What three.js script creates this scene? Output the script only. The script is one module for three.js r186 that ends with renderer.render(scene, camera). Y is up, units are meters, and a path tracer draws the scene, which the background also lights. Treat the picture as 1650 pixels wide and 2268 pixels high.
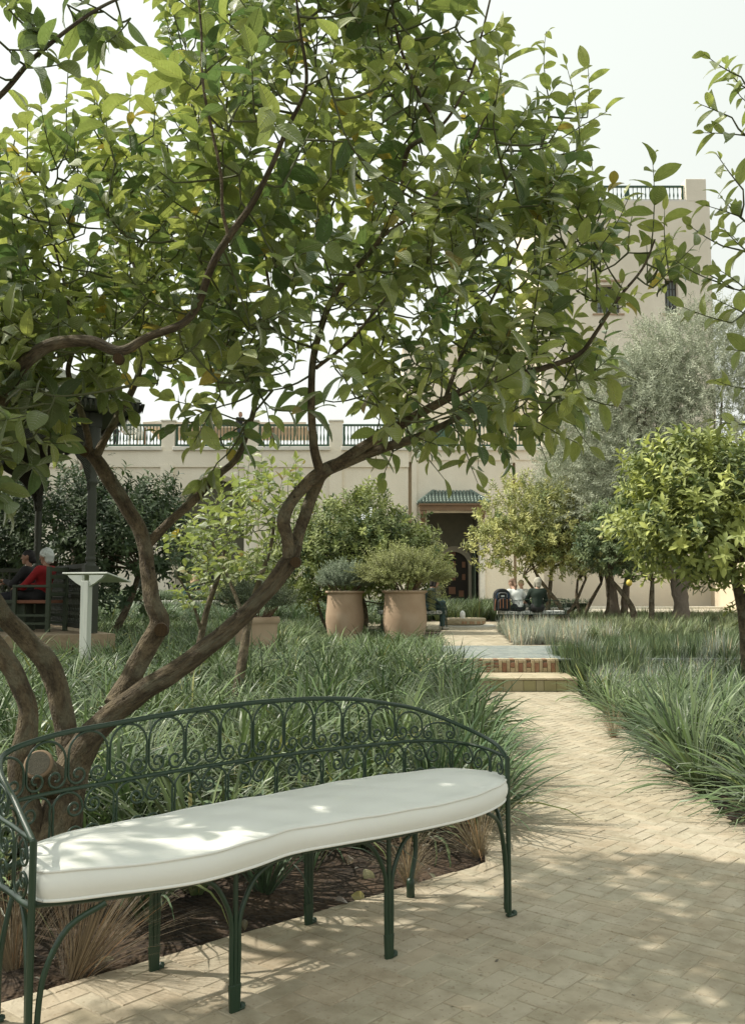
import * as THREE from 'three';
import { mergeGeometries } from 'three/addons/utils/BufferGeometryUtils.js';
import { RoundedBoxGeometry } from 'three/addons/geometries/RoundedBoxGeometry.js';

// ---------------------------------------------------------------- camera, sky, sun, exposure
const PITCH = 4.82 * Math.PI / 180, EYE = 1.15, FOC = 2082.4;
const scene = new THREE.Scene();
const camera = new THREE.PerspectiveCamera(57.15, 744 / 1024, 0.05, 600);
camera.position.set(0, EYE, 0);
camera.rotation.x = PITCH;
const renderer = new THREE.WebGLRenderer({ antialias: true });
renderer.setSize(744, 1024);
renderer.toneMapping = THREE.LinearToneMapping;
renderer.toneMappingExposure = 1.28;
renderer.shadowMap.enabled = true;

const SUN = new THREE.Vector3(-0.84, 1.0, -0.14).normalize();       // towards the sun: high on the left, slightly ahead
{
  const W = 256, H = 128, d = new Float32Array(W * H * 4);
  for (let j = 0; j < H; j++) for (let i = 0; i < W; i++) {
    const el = ((j + 0.5) / H - 0.5) * Math.PI, az = ((i + 0.5) / W - 0.5) * 2 * Math.PI;
    const v = new THREE.Vector3(Math.cos(el) * Math.cos(az), Math.sin(el), Math.cos(el) * Math.sin(az));
    const near = Math.max(0, v.dot(SUN)), up = Math.max(0, Math.sin(el));
    const b = (1.09 - 0.20 * up) * (0.70 + 0.30 * near + 0.45 * Math.pow(near, 20));
    const k = (j * W + i) * 4;
    d[k] = b * (0.955 - 0.05 * up); d[k + 1] = b * 0.985; d[k + 2] = b * (0.925 + 0.01 * up); d[k + 3] = 1;
  }
  const sky = new THREE.DataTexture(d, W, H, THREE.RGBAFormat, THREE.FloatType);
  sky.mapping = THREE.EquirectangularReflectionMapping; sky.magFilter = THREE.LinearFilter; sky.needsUpdate = true;
  scene.background = sky; scene.environment = sky;
}
const sun = new THREE.DirectionalLight(new THREE.Color(1, 0.94, 0.83), 3.8);
sun.position.copy(SUN).multiplyScalar(80).add(new THREE.Vector3(0, 0, -20)); sun.target.position.set(0, 0, -20);
sun.castShadow = true; sun.shadow.radius = 1.6; sun.shadow.mapSize.set(4096, 4096);
Object.assign(sun.shadow.camera, { left: -45, right: 45, top: 45, bottom: -45, near: 1, far: 200 });
scene.add(sun, sun.target);

// ---------------------------------------------------------------- helpers
let seed = 7;
const rnd = () => { seed = (seed + 0x6d2b79f5) | 0; let t = Math.imul(seed ^ (seed >>> 15), 1 | seed); t = (t + Math.imul(t ^ (t >>> 7), 61 | t)) ^ t; return ((t ^ (t >>> 14)) >>> 0) / 4294967296; };
const R = (a, b) => a + (b - a) * rnd(), gauss = () => (rnd() + rnd() + rnd() + rnd() - 2) * 0.866;
const V = (x, y, z) => new THREE.Vector3(x, y, z), UP = V(0, 1, 0);
const CP = Math.cos(PITCH), SP = Math.sin(PITCH);
const ray = (x, y) => { const u = (x - 825) / FOC, v = (1134 - y) / FOC; return [u, v * CP + SP, CP - v * SP]; };
// a point seen at (x, y) of the 1650 x 2268 view, at a depth, or on the level Y
const at = (x, y, D) => { const [a, b, c] = ray(x, y); return V(a * D / c, EYE + b * D / c, -D); };
const gnd = (x, y, Y = 0) => { const [a, b, c] = ray(x, y), t = (Y - EYE) / b; return V(a * t, Y, -c * t); };
const view = (p) => { const y = p.y - EYE, z = -p.z, f = z * CP + y * SP, u = y * CP - z * SP; return [825 + FOC * p.x / f, 1134 - FOC * u / f, f]; };
const used = {};
const numbered = (n) => { used[n] = (used[n] ?? -1) + 1; return used[n] ? n + '_' + String(used[n]).padStart(3, '0') : n; };
const shade = (o) => o.traverse((m) => { if (m.isMesh) { m.castShadow = true; m.receiveShadow = true; } });
function tag(o, label, category, group, kind) { if (label) o.userData.label = label; if (category) o.userData.category = category; if (group) o.userData.group = group; if (kind) o.userData.kind = kind; return o; }
function thing(name, label, category, pos = [0, 0, 0], turn = 0, group) {
  const o = new THREE.Group(); o.name = numbered(name); o.position.set(...(pos.isVector3 ? pos.toArray() : pos)); o.rotation.y = turn; scene.add(o);
  return tag(o, label, category, group);
}
function part(name, geo, mat, parent, kind) {
  const m = new THREE.Mesh(Array.isArray(geo) ? join(geo) : geo, mat); m.name = parent === scene ? numbered(name) : name;
  if (kind) m.userData.kind = kind; parent.add(m); return m;
}
const struct = (name, geo, mat) => part(name, geo, mat, scene, 'structure');
function join(list) {
  list = list.flat(9).map((g) => { const n = g.index ? g.toNonIndexed() : g; for (const k of Object.keys(n.attributes)) if (!['position', 'normal', 'uv'].includes(k)) n.deleteAttribute(k); if (!n.attributes.uv) n.setAttribute('uv', new THREE.BufferAttribute(new Float32Array(n.attributes.position.count * 2), 2)); return n; });
  return mergeGeometries(list);
}
const box = (w, h, d, x = 0, y = 0, z = 0, ry = 0, r = 0) => { const g = r ? new RoundedBoxGeometry(w, h, d, 2, r) : new THREE.BoxGeometry(w, h, d); if (ry) g.rotateY(ry); return g.translate(x, y, z); };
function wuv(g, s = 1) {                                             // uv in metres, from the side that each face looks to
  g = g.index ? g.toNonIndexed() : g; const p = g.attributes.position, uv = new Float32Array(p.count * 2), a = V(), b = V(), c = V();
  for (let i = 0; i < p.count; i += 3) {
    a.fromBufferAttribute(p, i); b.fromBufferAttribute(p, i + 1); c.fromBufferAttribute(p, i + 2);
    const n = b.clone().sub(a).cross(c.clone().sub(a)), x = Math.abs(n.x), y = Math.abs(n.y), z = Math.abs(n.z);
    [a, b, c].forEach((q, k) => { const w = y > x && y > z ? [q.x, q.z] : x > z ? [q.z, q.y] : [q.x, q.y]; uv[(i + k) * 2] = w[0] * s; uv[(i + k) * 2 + 1] = w[1] * s; });
  }
  g.setAttribute('uv', new THREE.BufferAttribute(uv, 2)); return g;
}
// tube through points with a radius at each, uv in metres; rough pushes the skin in and out
function tube(pts, rad, { radial = 8, steps = 6, smooth = true, rough = 0, caps = true } = {}) {
  let P = pts, Q = typeof rad === 'number' ? pts.map(() => rad) : rad;
  if (smooth && pts.length > 2) {
    const c = new THREE.CatmullRomCurve3(pts, false, 'centripetal'), n = (pts.length - 1) * steps; P = []; const q = [];
    for (let i = 0; i <= n; i++) { const t = i / n, f = t * (pts.length - 1), k = Math.min(pts.length - 2, Math.floor(f)); P.push(c.getPoint(t)); q.push(Q[k] + (Q[k + 1] - Q[k]) * (f - k)); }
    Q = q;
  }
  const n = P.length, pos = [], uv = [], idx = []; let N = null, T0 = null, len = 0;
  for (let i = 0; i < n; i++) {
    const T = P[Math.min(n - 1, i + 1)].clone().sub(P[Math.max(0, i - 1)]).normalize();
    if (!N) { N = Math.abs(T.y) < 0.9 ? UP.clone() : V(1, 0, 0); N.sub(T.clone().multiplyScalar(N.dot(T))).normalize(); } else { N.applyQuaternion(new THREE.Quaternion().setFromUnitVectors(T0, T)); N.sub(T.clone().multiplyScalar(N.dot(T))).normalize(); }
    T0 = T; const B = T.clone().cross(N); if (i) len += P[i].distanceTo(P[i - 1]);
    for (let k = 0; k <= radial; k++) {
      const a = (k % radial) / radial * Math.PI * 2; let r = Q[i];
      if (rough) r *= 1 + rough * (Math.sin(a * 2 + len * 9 + P[0].x * 7) * 0.5 + Math.sin(a * 3 - len * 23) * 0.35 + Math.sin(a + len * 47) * 0.3);
      pos.push(P[i].x + r * (Math.cos(a) * N.x + Math.sin(a) * B.x), P[i].y + r * (Math.cos(a) * N.y + Math.sin(a) * B.y), P[i].z + r * (Math.cos(a) * N.z + Math.sin(a) * B.z));
      uv.push(k / radial * Math.max(0.02, Q[0] * 6.28), len);
    }
  }
  for (let i = 0; i < n - 1; i++) for (let k = 0; k < radial; k++) { const a = i * (radial + 1) + k, b = a + radial + 1; idx.push(a, a + 1, b, b, a + 1, b + 1); }
  if (caps) for (const [i, flip] of [[0, 1], [n - 1, 0]]) { const c = pos.length / 3; pos.push(P[i].x, P[i].y, P[i].z); uv.push(0, 0); for (let k = 0; k < radial; k++) { const a = i * (radial + 1) + k; flip ? idx.push(c, a + 1, a) : idx.push(c, a, a + 1); } }
  const g = new THREE.BufferGeometry(); g.setAttribute('position', new THREE.Float32BufferAttribute(pos, 3)); g.setAttribute('uv', new THREE.Float32BufferAttribute(uv, 2)); g.setIndex(idx); g.computeVertexNormals(); return g;
}
const lathe = (pts, n = 24) => new THREE.LatheGeometry(pts.map(([x, y]) => new THREE.Vector2(x, y)), n);
const extrude = (pts, depth, holes = [], bevel = 0) => {
  const s = new THREE.Shape(pts.map(([x, y]) => new THREE.Vector2(x, y))); for (const h of holes) s.holes.push(new THREE.Path(h.map(([x, y]) => new THREE.Vector2(x, y))));
  return new THREE.ExtrudeGeometry(s, { depth, bevelEnabled: bevel > 0, bevelSize: bevel, bevelThickness: bevel, bevelSegments: 1, curveSegments: 12 });
};
function instances(name, geo, mat, mats4, colors, parent, kind = 'stuff') {
  const m = new THREE.InstancedMesh(geo, mat, mats4.length); m.name = parent === scene ? numbered(name) : name;
  mats4.forEach((q, i) => { m.setMatrixAt(i, q); if (colors) m.setColorAt(i, colors[i]); });
  if (kind) m.userData.kind = kind; parent.add(m); return m;
}
const M4 = (p, q, s) => new THREE.Matrix4().compose(p, q, s.isVector3 ? s : V(s, s, s));
// the turn that takes +y to dir, spun about it
function aim(dir, spin = 0) { return new THREE.Quaternion().setFromUnitVectors(UP, dir).multiply(new THREE.Quaternion().setFromAxisAngle(UP, spin)); }
// tileable noise
const hash = (x, y, s) => { let h = Math.imul(x, 374761393) ^ Math.imul(y, 668265263) ^ Math.imul(s, 1274126177); h = Math.imul(h ^ (h >>> 13), 1274126177); return ((h ^ (h >>> 16)) >>> 0) / 4294967296; };
function vnoise(x, y, per, s) { const i = Math.floor(x), j = Math.floor(y), f = x - i, g = y - j, u = f * f * (3 - 2 * f), v = g * g * (3 - 2 * g), w = (a) => ((a % per) + per) % per; const A = hash(w(i), w(j), s), B = hash(w(i + 1), w(j), s), C = hash(w(i), w(j + 1), s), D = hash(w(i + 1), w(j + 1), s); return A + (B - A) * u + (C - A) * v + (A - B - C + D) * u * v; }
const fbm = (u, v, base, oct, s = 1) => { let a = 0, w = 0.5, t = 0; for (let o = 0; o < oct; o++) { a += w * vnoise(u * base, v * base, base, s + o); t += w; w *= 0.55; base *= 2; } return a / t; };
function tex(n, fn, srgb, rep = 1, repY = rep) {
  const d = new Uint8Array(n * n * 4); const e = (c) => Math.round(255 * Math.min(1, Math.max(0, srgb ? (c <= 0.0031308 ? c * 12.92 : 1.055 * Math.pow(c, 1 / 2.4) - 0.055) : c)));
  for (let j = 0; j < n; j++) for (let i = 0; i < n; i++) { const c = fn(i / n, j / n), k = (j * n + i) * 4, a = typeof c === 'number' ? [c, c, c] : c; d[k] = e(a[0]); d[k + 1] = e(a[1]); d[k + 2] = e(a[2]); d[k + 3] = 255; }
  const t = new THREE.DataTexture(d, n, n, THREE.RGBAFormat); t.wrapS = t.wrapT = THREE.RepeatWrapping; t.magFilter = THREE.LinearFilter; if (srgb) t.colorSpace = THREE.SRGBColorSpace; t.repeat.set(rep, repY); t.needsUpdate = true; return t;
}
const mix = (a, b, t) => a.map((x, i) => x + (b[i] - x) * t), sat = (x) => Math.min(1, Math.max(0, x));
const C = (r, g, b) => new THREE.Color().setRGB(r, g, b);
const std = (c, rough = 0.8, more = {}) => new THREE.MeshStandardMaterial({ color: C(...c), roughness: rough, side: THREE.DoubleSide, ...more });
const phy = (c, rough = 0.8, more = {}) => new THREE.MeshPhysicalMaterial({ color: C(...c), roughness: rough, side: THREE.DoubleSide, ...more });

// ---------------------------------------------------------------- materials
const grain = tex(256, (u, v) => 0.75 + 0.5 * (fbm(u, v, 8, 5, 3) - 0.5), false);
const grainMap = tex(256, (u, v) => { const n = fbm(u, v, 6, 5, 11); return [0.86 + 0.28 * (n - 0.5), 0.86 + 0.26 * (n - 0.5), 0.86 + 0.22 * (n - 0.5)]; }, true);
const fineBump = tex(256, (u, v) => fbm(u, v, 32, 4, 5), false);
const plasterMap = tex(512, (u, v) => { const n = fbm(u, v, 4, 6, 21), m = 0.5 * fbm(u, v, 2, 3, 31) + 0.5 * fbm(u * 6, v * 0.5, 4, 4, 33); return mix([0.75, 0.68, 0.555], [0.84, 0.77, 0.645], sat(0.5 + 1.6 * (n - 0.5) + 0.8 * (m - 0.5))); }, true, 0.16);
const plaster = std([1, 1, 1], 0.95, { map: plasterMap, bumpMap: fineBump, bumpScale: 0.012 });
const plasterRight = std([0.9, 0.84, 0.74], 0.95, { map: plasterMap, bumpMap: fineBump, bumpScale: 0.012 });
const trim = std([0.82, 0.78, 0.70], 0.9, { map: grainMap });
const soilMap = tex(512, (u, v) => { const n = fbm(u, v, 8, 6, 41), m = fbm(u, v, 64, 2, 43); return mix([0.024, 0.016, 0.010], [0.095, 0.062, 0.038], sat(0.5 + 1.7 * (n - 0.5) + 1.0 * (m - 0.5))); }, true, 0.9);
const soilBump = tex(512, (u, v) => 0.6 * fbm(u, v, 12, 6, 45) + 0.4 * fbm(u, v, 60, 2, 46), false, 0.9);
const soil = std([1, 1, 1], 1, { map: soilMap, bumpMap: soilBump, bumpScale: 0.05 });
const mortarMap = tex(512, (u, v) => { const n = fbm(u, v, 24, 5, 51), m = fbm(u, v, 5, 3, 53); return mix([0.33, 0.28, 0.20], [0.48, 0.42, 0.31], sat(0.5 + 1.5 * (n - 0.5) + 1.4 * (m - 0.5))); }, true, 0.8);
const mortar = std([1, 1, 1], 1, { map: mortarMap, bumpMap: fineBump, bumpScale: 0.003 });
const brickMap = tex(512, (u, v) => { const n = fbm(u, v, 24, 5, 61), m = fbm(u, v, 4, 4, 63), s = fbm(u, v, 120, 2, 64); const c = mix([0.66, 0.63, 0.57], [1.0, 0.99, 0.965], sat(0.6 + 1.3 * (n - 0.5) + 1.7 * (m - 0.5))); return s > 0.78 ? mix(c, [0.5, 0.42, 0.34], 0.5) : c; }, true, 0.75);
const brickMat = std([1, 1, 1], 0.9, { map: brickMap, bumpMap: tex(256, (u, v) => fbm(u, v, 16, 5, 66), false, 2.3), bumpScale: 0.004 });
const fabricBump = tex(256, (u, v) => 0.5 + 0.25 * Math.sin(u * 256 * Math.PI) * 0.8 + 0.25 * Math.sin(v * 256 * Math.PI) + 0.3 * (fbm(u, v, 32, 2, 71) - 0.5), false, 4);
const fabric = phy([0.80, 0.80, 0.755], 0.95, { bumpMap: fabricBump, bumpScale: 0.0006, sheen: 0.2, sheenColor: C(1, 1, 1), map: tex(256, (u, v) => { const n = fbm(u, v, 4, 5, 73); return [0.93 + 0.1 * n, 0.93 + 0.1 * n, 0.91 + 0.12 * n].map((x) => Math.min(1, x)); }, true, 1.2) });
const iron = phy([0.012, 0.037, 0.017], 0.42, { clearcoat: 0.25, clearcoatRoughness: 0.3, bumpMap: fineBump, bumpScale: 0.0006 });
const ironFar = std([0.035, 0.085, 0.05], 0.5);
const barkMap = tex(512, (u, v) => { const n = fbm(u, v, 6, 6, 81), m = fbm(u * 1, v, 20, 4, 83), l = fbm(u, v, 3, 3, 87); let c = mix([0.058, 0.043, 0.026], [0.195, 0.152, 0.092], sat(0.5 + 1.6 * (n - 0.5) + 0.8 * (m - 0.5))); if (l > 0.55) c = mix(c, [0.20, 0.19, 0.13], sat((l - 0.55) * 2.5)); return c; }, true, 5, 4);
const barkBump = tex(512, (u, v) => { const n = fbm(u, v, 8, 6, 85); return n + 0.35 * fbm(u, v, 40, 3, 86); }, false, 5, 3);
const bark = std([1, 1, 1], 0.92, { map: barkMap, bumpMap: barkBump, bumpScale: 0.02 });
const twigMat = std([0.085, 0.095, 0.04], 0.8);
const terracotta = std([1, 1, 1], 0.9, { map: tex(512, (u, v) => { const n = fbm(u, v, 5, 6, 91), m = fbm(u, v, 3, 3, 93); let c = mix([0.36, 0.245, 0.155], [0.53, 0.395, 0.27], sat(0.5 + 1.5 * (n - 0.5))); return m > 0.5 ? mix(c, [0.58, 0.48, 0.36], sat((m - 0.5) * 4)) : c; }, true, 1, 1), bumpMap: grain, bumpScale: 0.006 });
const darkWood = std([0.030, 0.034, 0.020], 0.6, { bumpMap: grain, bumpScale: 0.004 });
const brownWood = std([0.20, 0.125, 0.07], 0.75, { map: grainMap, bumpMap: grain, bumpScale: 0.006 });
const black = std([0.012, 0.012, 0.010], 0.8);
const tileGreen = phy([0.135, 0.18, 0.15], 0.45, { clearcoat: 0.4, clearcoatRoughness: 0.15 });
const pale = std([0.72, 0.70, 0.62], 0.7, { map: grainMap });
const marble = std([0.85, 0.84, 0.80], 0.4);
// leaves: half the light that is not swallowed goes through
const leafMap = tex(256, (u, v) => { const x = Math.abs(u - 0.5) * 2, mid = Math.exp(-Math.pow(x / 0.05, 2)), vein = Math.pow(Math.max(0, Math.cos((v * 9 - x * 1.6) * Math.PI * 2)), 14) * (1 - x) * 0.45, n = fbm(u, v, 7, 4, 101); const c = mix([0.80, 0.84, 0.72], [1, 1, 1], sat(0.5 + 1.4 * (n - 0.5))); return mix(c, [1.0, 1.0, 0.72], Math.min(1, mid * 0.55 + vein * 0.6)); }, true);
const leafBump = tex(256, (u, v) => { const x = Math.abs(u - 0.5) * 2, vein = Math.pow(Math.max(0, Math.cos((v * 9 - x * 1.6) * Math.PI * 2)), 6); return 0.6 - 0.4 * Math.exp(-Math.pow(x / 0.06, 2)) - 0.3 * vein * (1 - x) + 0.2 * fbm(u, v, 8, 3, 103); }, false);
const leafMat = (c, through = 0.45, more = {}) => phy(c, 0.9, { transmission: through, thickness: 0, clearcoat: 0.65, clearcoatRoughness: 0.3, ...more });
const lemonLeaf = leafMat([1, 1, 1], 0.6, { map: leafMap, bumpMap: leafBump, bumpScale: 0.004 });
const farLeaf = leafMat([1, 1, 1], 0.28, { clearcoatRoughness: 0.4, clearcoat: 0.3 });
const bladeMat = leafMat([1, 1, 1], 0.25, { clearcoat: 0.32, clearcoatRoughness: 0.3 });
const skin = std([0.50, 0.30, 0.21], 0.6), skinDark = std([0.30, 0.17, 0.11], 0.6);

// ---------------------------------------------------------------- ground and paving
const S = 1.12848, N = (x, y, D) => at(x / S, y / S, D), G = (x, y, Y = 0) => gnd(x / S, y / S, Y);
const leftEdge = (D) => 0.478 + 0.0964 * (D - 3.98), rightEdge = (D) => 1.37 + 0.0905 * D;
const K0 = gnd(1075, 1911), K1 = gnd(5, 2219), KR = V(1.77, 0, -4.85);
const side = (x, D, a, b) => (b.x - a.x) * (D + a.z) - (-b.z + a.z) * (x - a.x);         // > 0: beyond the line from a to b
const beyondL = (x, D) => side(x, D, K1, K0) > 0, KR2 = V(KR.x + 0.8, 0, KR.z + 0.6), beyondR = (x, D) => side(x, D, KR, KR2) > 0;
const inLeftBed = (x, D) => x < leftEdge(D) && beyondL(x, D), inRightBed = (x, D) => x > rightEdge(D) && beyondR(x, D);
const STEP1 = 10.95, STEP2 = 11.7, LOW = 0.154, TOP = 0.305;
{
  const g = new THREE.PlaneGeometry(900, 900, 1, 1).rotateX(-Math.PI / 2).translate(0, -0.035, -200);
  struct('ground', wuv(g), soil);
  struct('terrace_ground', wuv(box(49, 0.6, 60, 25.5, -0.03, -(STEP2 + 0.25 + 30))), soil);
  struct('rear_lawn_ground', wuv(box(60, 0.6, 46, -29.005, -0.03, -(25 + 23))), soil);
  // soil in the beds, lightly heaped
  const heap = (x0, x1, d0, d1, ok, y) => { const nx = 90, nd = 110, pos = [], idx = [], uv = []; for (let j = 0; j <= nd; j++) for (let i = 0; i <= nx; i++) { const x = x0 + (x1 - x0) * i / nx, D = d0 + (d1 - d0) * j / nd, inn = ok(x, D); pos.push(x, inn ? y + 0.035 * (fbm(x * 0.11 + 3, D * 0.11 + 3, 8, 5, 7) - 0.5) + 0.03 * Math.min(1, inn * 3) : y - 0.09, -D); uv.push(x, D); } for (let j = 0; j < nd; j++) for (let i = 0; i < nx; i++) { const a = j * (nx + 1) + i; idx.push(a, a + 1, a + nx + 1, a + 1, a + nx + 2, a + nx + 1); } const q = new THREE.BufferGeometry(); q.setAttribute('position', new THREE.Float32BufferAttribute(pos, 3)); q.setAttribute('uv', new THREE.Float32BufferAttribute(uv, 2)); q.setIndex(idx); q.computeVertexNormals(); return q; };
  const dl = (x, D) => inLeftBed(x, D) ? Math.max(0.01, Math.min(leftEdge(D) - x, side(x, D, K1, K0) / K0.distanceTo(K1))) : 0;
  struct('bed_soil', heap(-4, 1.3, 1.2, 6.5, dl, -0.03), soil);
}
const inPaving = (x, D) => D > 0.7 && D < STEP1 && x > -3.4 && x < 4.4 && !inLeftBed(x, D) && !inRightBed(x, D);
const TONES = [[0.475, 0.413, 0.315], [0.455, 0.406, 0.308], [0.48, 0.408, 0.305], [0.49, 0.43, 0.332], [0.462, 0.398, 0.298], [0.468, 0.415, 0.318]];
const brickMats = TONES.map((c) => { const m = brickMat.clone(); m.color = C(...c); return m; }), brickStuff = brickMat.clone(); brickStuff.vertexColors = true;
const clipPoly = (poly, a, b, keep) => { const out = [], s = (p) => keep * side(p[0], p[1], a, b); for (let i = 0; i < poly.length; i++) { const p = poly[i], q = poly[(i + 1) % poly.length], sp = s(p), sq = s(q); if (sp >= 0) out.push(p); if (sp * sq < 0) { const t = sp / (sp - sq); out.push([p[0] + (q[0] - p[0]) * t, p[1] + (q[1] - p[1]) * t]); } } return out; };
// a brick with worn edges on a polygon [x, D]; positions, normals, uv
function brickGeo(poly, y, tilt) {
  const n = poly.length, cx = poly.reduce((a, p) => a + p[0], 0) / n, cd = poly.reduce((a, p) => a + p[1], 0) / n, bev = 0.0035, pos = [], uv = [];
  const ring = (inset, h) => poly.map(([x, d]) => { const l = Math.hypot(x - cx, d - cd), k = (l - inset * 1.4) / l, X = cx + (x - cx) * k, D = cd + (d - cd) * k; return [X, y + h + tilt[0] * (X - cx) + tilt[1] * (D - cd), -D]; });
  const A = ring(0, -0.02), B = ring(0, -bev * 0.8), E = ring(bev, 0), tri = (...q) => q.forEach((p) => { pos.push(...p); uv.push(p[0] + p[1], p[2]); });
  for (let i = 0; i < n; i++) { const j = (i + 1) % n; tri(A[i], A[j], B[j]); tri(A[i], B[j], B[i]); tri(B[i], B[j], E[j]); tri(B[i], E[j], E[i]); if (i > 0 && i < n - 1) tri(E[0], E[i], E[j]); }
  const g = new THREE.BufferGeometry(); g.setAttribute('position', new THREE.Float32BufferAttribute(pos, 3)); g.setAttribute('uv', new THREE.Float32BufferAttribute(uv, 2)); g.computeVertexNormals(); return g;
}
function herringbone(inside, clips, y, W, angle, x0, x1, d0, d1) {
  const a = angle * Math.PI / 180, e1 = [Math.cos(a), Math.sin(a)], e2 = [-Math.sin(a), Math.cos(a)], out = [], J = 0.0022, M = Math.ceil(Math.hypot(x1 - x0, d1 - d0) / W), cx = (x0 + x1) / 2, cd = (d0 + d1) / 2;
  for (let i = -M; i < M; i++) for (let j = -M; j < M; j++) {
    const d = (((i - j) % 4) + 4) % 4; if (d !== 0 && d !== 3) continue;
    const w = d === 0 ? 2 : 1, h = d === 0 ? 1 : 2, put = (p, q) => [cx + (e1[0] * p + e2[0] * q) * W, cd + (e1[1] * p + e2[1] * q) * W], q = J / W + R(-0.008, 0.012);
    const c = put(i + w / 2, j + h / 2); if (c[0] < x0 - 0.2 || c[0] > x1 + 0.2 || c[1] < d0 - 0.2 || c[1] > d1 + 0.2) continue;
    let poly = [put(i + q, j + q), put(i + w - q, j + q), put(i + w - q, j + h - q), put(i + q, j + h - q)];
    const ins = poly.map((p) => inside(...p)); if (!inside(...c) && !ins.some(Boolean)) continue;
    if (!ins.every(Boolean)) { poly = clips(poly, c); if (!poly || poly.length < 3) continue; let area = 0; poly.forEach((p, k) => { const r = poly[(k + 1) % poly.length]; area += p[0] * r[1] - r[0] * p[1]; }); if (Math.abs(area) < 0.001) continue; }
    if (poly.reduce((s, p, k) => { const r = poly[(k + 1) % poly.length]; return s + p[0] * r[1] - r[0] * p[1]; }, 0) < 0) poly.reverse();
    const tone = Math.floor(rnd() * 6);
    out.push({ c, tone, geo: brickGeo(poly, y + R(-0.0020, 0.0006), [R(-0.012, 0.012), R(-0.012, 0.012)]) });
  }
  return out;
}
function joinBricks(list) { list.forEach((b) => { const n = b.geo.attributes.position.count, c = new Float32Array(n * 3), t = mix(TONES[b.tone], [0.42, 0.37, 0.255], 0.3), k = R(0.92, 1.08); for (let i = 0; i < n; i++) c.set(t.map((x) => x * k), i * 3); b.geo.setAttribute('color', new THREE.BufferAttribute(c, 3)); }); return mergeGeometries(list.map((b) => b.geo)); }
{
  const poly = (pts, y) => { const g = new THREE.ShapeGeometry(new THREE.Shape(pts.map(([x, d]) => new THREE.Vector2(x, d)))); g.rotateX(-Math.PI / 2).translate(0, y, 0); return wuv(g); };
  const far = K1.clone().sub(K0), KL = [K1.x + far.x * 0.9, -(K1.z + far.z * 0.9)];
  const path = struct('brick_path', poly([[-3.4, 0.7], [4.4, 0.7], [4.4, 2.86], [KR.x, 4.85], [rightEdge(STEP1), STEP1], [leftEdge(STEP1), STEP1], [K0.x, -K0.z], KL, [-3.4, KL[1] - 0.6]], -0.0032), mortar);
  const eL = [V(leftEdge(0), 0, 0), V(leftEdge(20), 0, -20)], eR = [V(rightEdge(0), 0, 0), V(rightEdge(20), 0, -20)];
  const clips = (p, c) => {
    if (p.some((q) => inLeftBed(...q))) p = side(c[0], c[1], K1, K0) < 0.03 || c[1] < -K0.z ? clipPoly(p, K1, K0, -1) : clipPoly(p, eL[0], eL[1], -1);
    if (p.some((q) => inRightBed(...q))) p = c[1] < 4.8 ? clipPoly(p, KR, KR2, -1) : clipPoly(p, eR[0], eR[1], 1);
    return p.map(([x, d]) => [x, Math.min(d, STEP1)]);
  };
  const bricks = herringbone(inPaving, clips, 0, 0.074, 50, -3.2, 4.2, 0.8, STEP1);
  const seen = bricks.filter((b) => { const [x, y] = view(V(b.c[0], 0, -b.c[1])); return x > 10 && x < 1640 && y < 2255 && !(x < 1080 && y < 1900); }).sort((a, b) => a.c[1] - b.c[1]);
  const near = new Set(seen.slice(0, 300));
  for (const b of near) part('brick', b.geo, brickMats[b.tone], path);
  part('distant_bricks', joinBricks(bricks.filter((b) => !near.has(b))), brickStuff, path, 'stuff');

  // two steps up to the terrace
  const steps = tag(new THREE.Group(), null, null, null, 'structure'); steps.name = numbered('garden_steps'); scene.add(steps);
  const xl = 0.55, xr = 2.36, core = std([0.33, 0.27, 0.18], 0.95, { map: grainMap });
  part('step_core', [box(xr - xl, LOW - 0.022, STEP2 - STEP1 - 0.02, (xl + xr) / 2, (LOW - 0.022) / 2, -(STEP1 + STEP2 + 0.02) / 2), box(xr - xl - 0.06, TOP - LOW - 0.01, 0.2, (xl + xr) / 2 - 0.03, LOW + (TOP - LOW) / 2 - 0.005, -STEP2 - 0.13)], core, steps);
  const slabM = [[0.50, 0.43, 0.30], [0.47, 0.41, 0.285], [0.53, 0.45, 0.32]].map((c) => std(c, 0.9, { map: brickMap, bumpMap: fineBump, bumpScale: 0.003 }));
  for (let i = 0; i < 5; i++) for (let j = 0; j < 3; j++) { const w = (xr - xl) / 5, d = (STEP2 - STEP1 + 0.03) / 3; part('tread_slab', wuv(box(w - 0.006, 0.024, d - 0.005, xl + w * (i + 0.5), LOW - 0.012 + R(0, 0.002), -(STEP1 - 0.02 + d * (j + 0.5)), 0, 0.004)), slabM[(i * 2 + j) % 3], steps); }
  const glaze = [[0.30, 0.27, 0.13], [0.34, 0.30, 0.17], [0.27, 0.25, 0.12], [0.37, 0.31, 0.19], [0.30, 0.22, 0.13]].map((c) => phy(c, 0.55, { map: grainMap, clearcoat: 0.2, clearcoatRoughness: 0.4 }));
  for (let x = xl, i = 0; x < xr - 0.03; i++) { const w = Math.min(R(0.085, 0.15), xr - x); part('riser_tile', wuv(box(w - 0.004, LOW - 0.03, 0.02, x + w / 2, (LOW - 0.03) / 2 + 0.002, -STEP1 + R(-0.002, 0.002), 0, 0.003)), glaze[x < 0.85 ? 4 : Math.floor(rnd() * 4)], steps); x += w; }
  const red = [[0.285, 0.15, 0.095], [0.25, 0.13, 0.085], [0.31, 0.17, 0.11]].map((c) => std(c, 0.9, { map: brickMap })), buff = [[0.46, 0.37, 0.24], [0.42, 0.345, 0.23]].map((c) => std(c, 0.9, { map: brickMap }));
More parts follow.
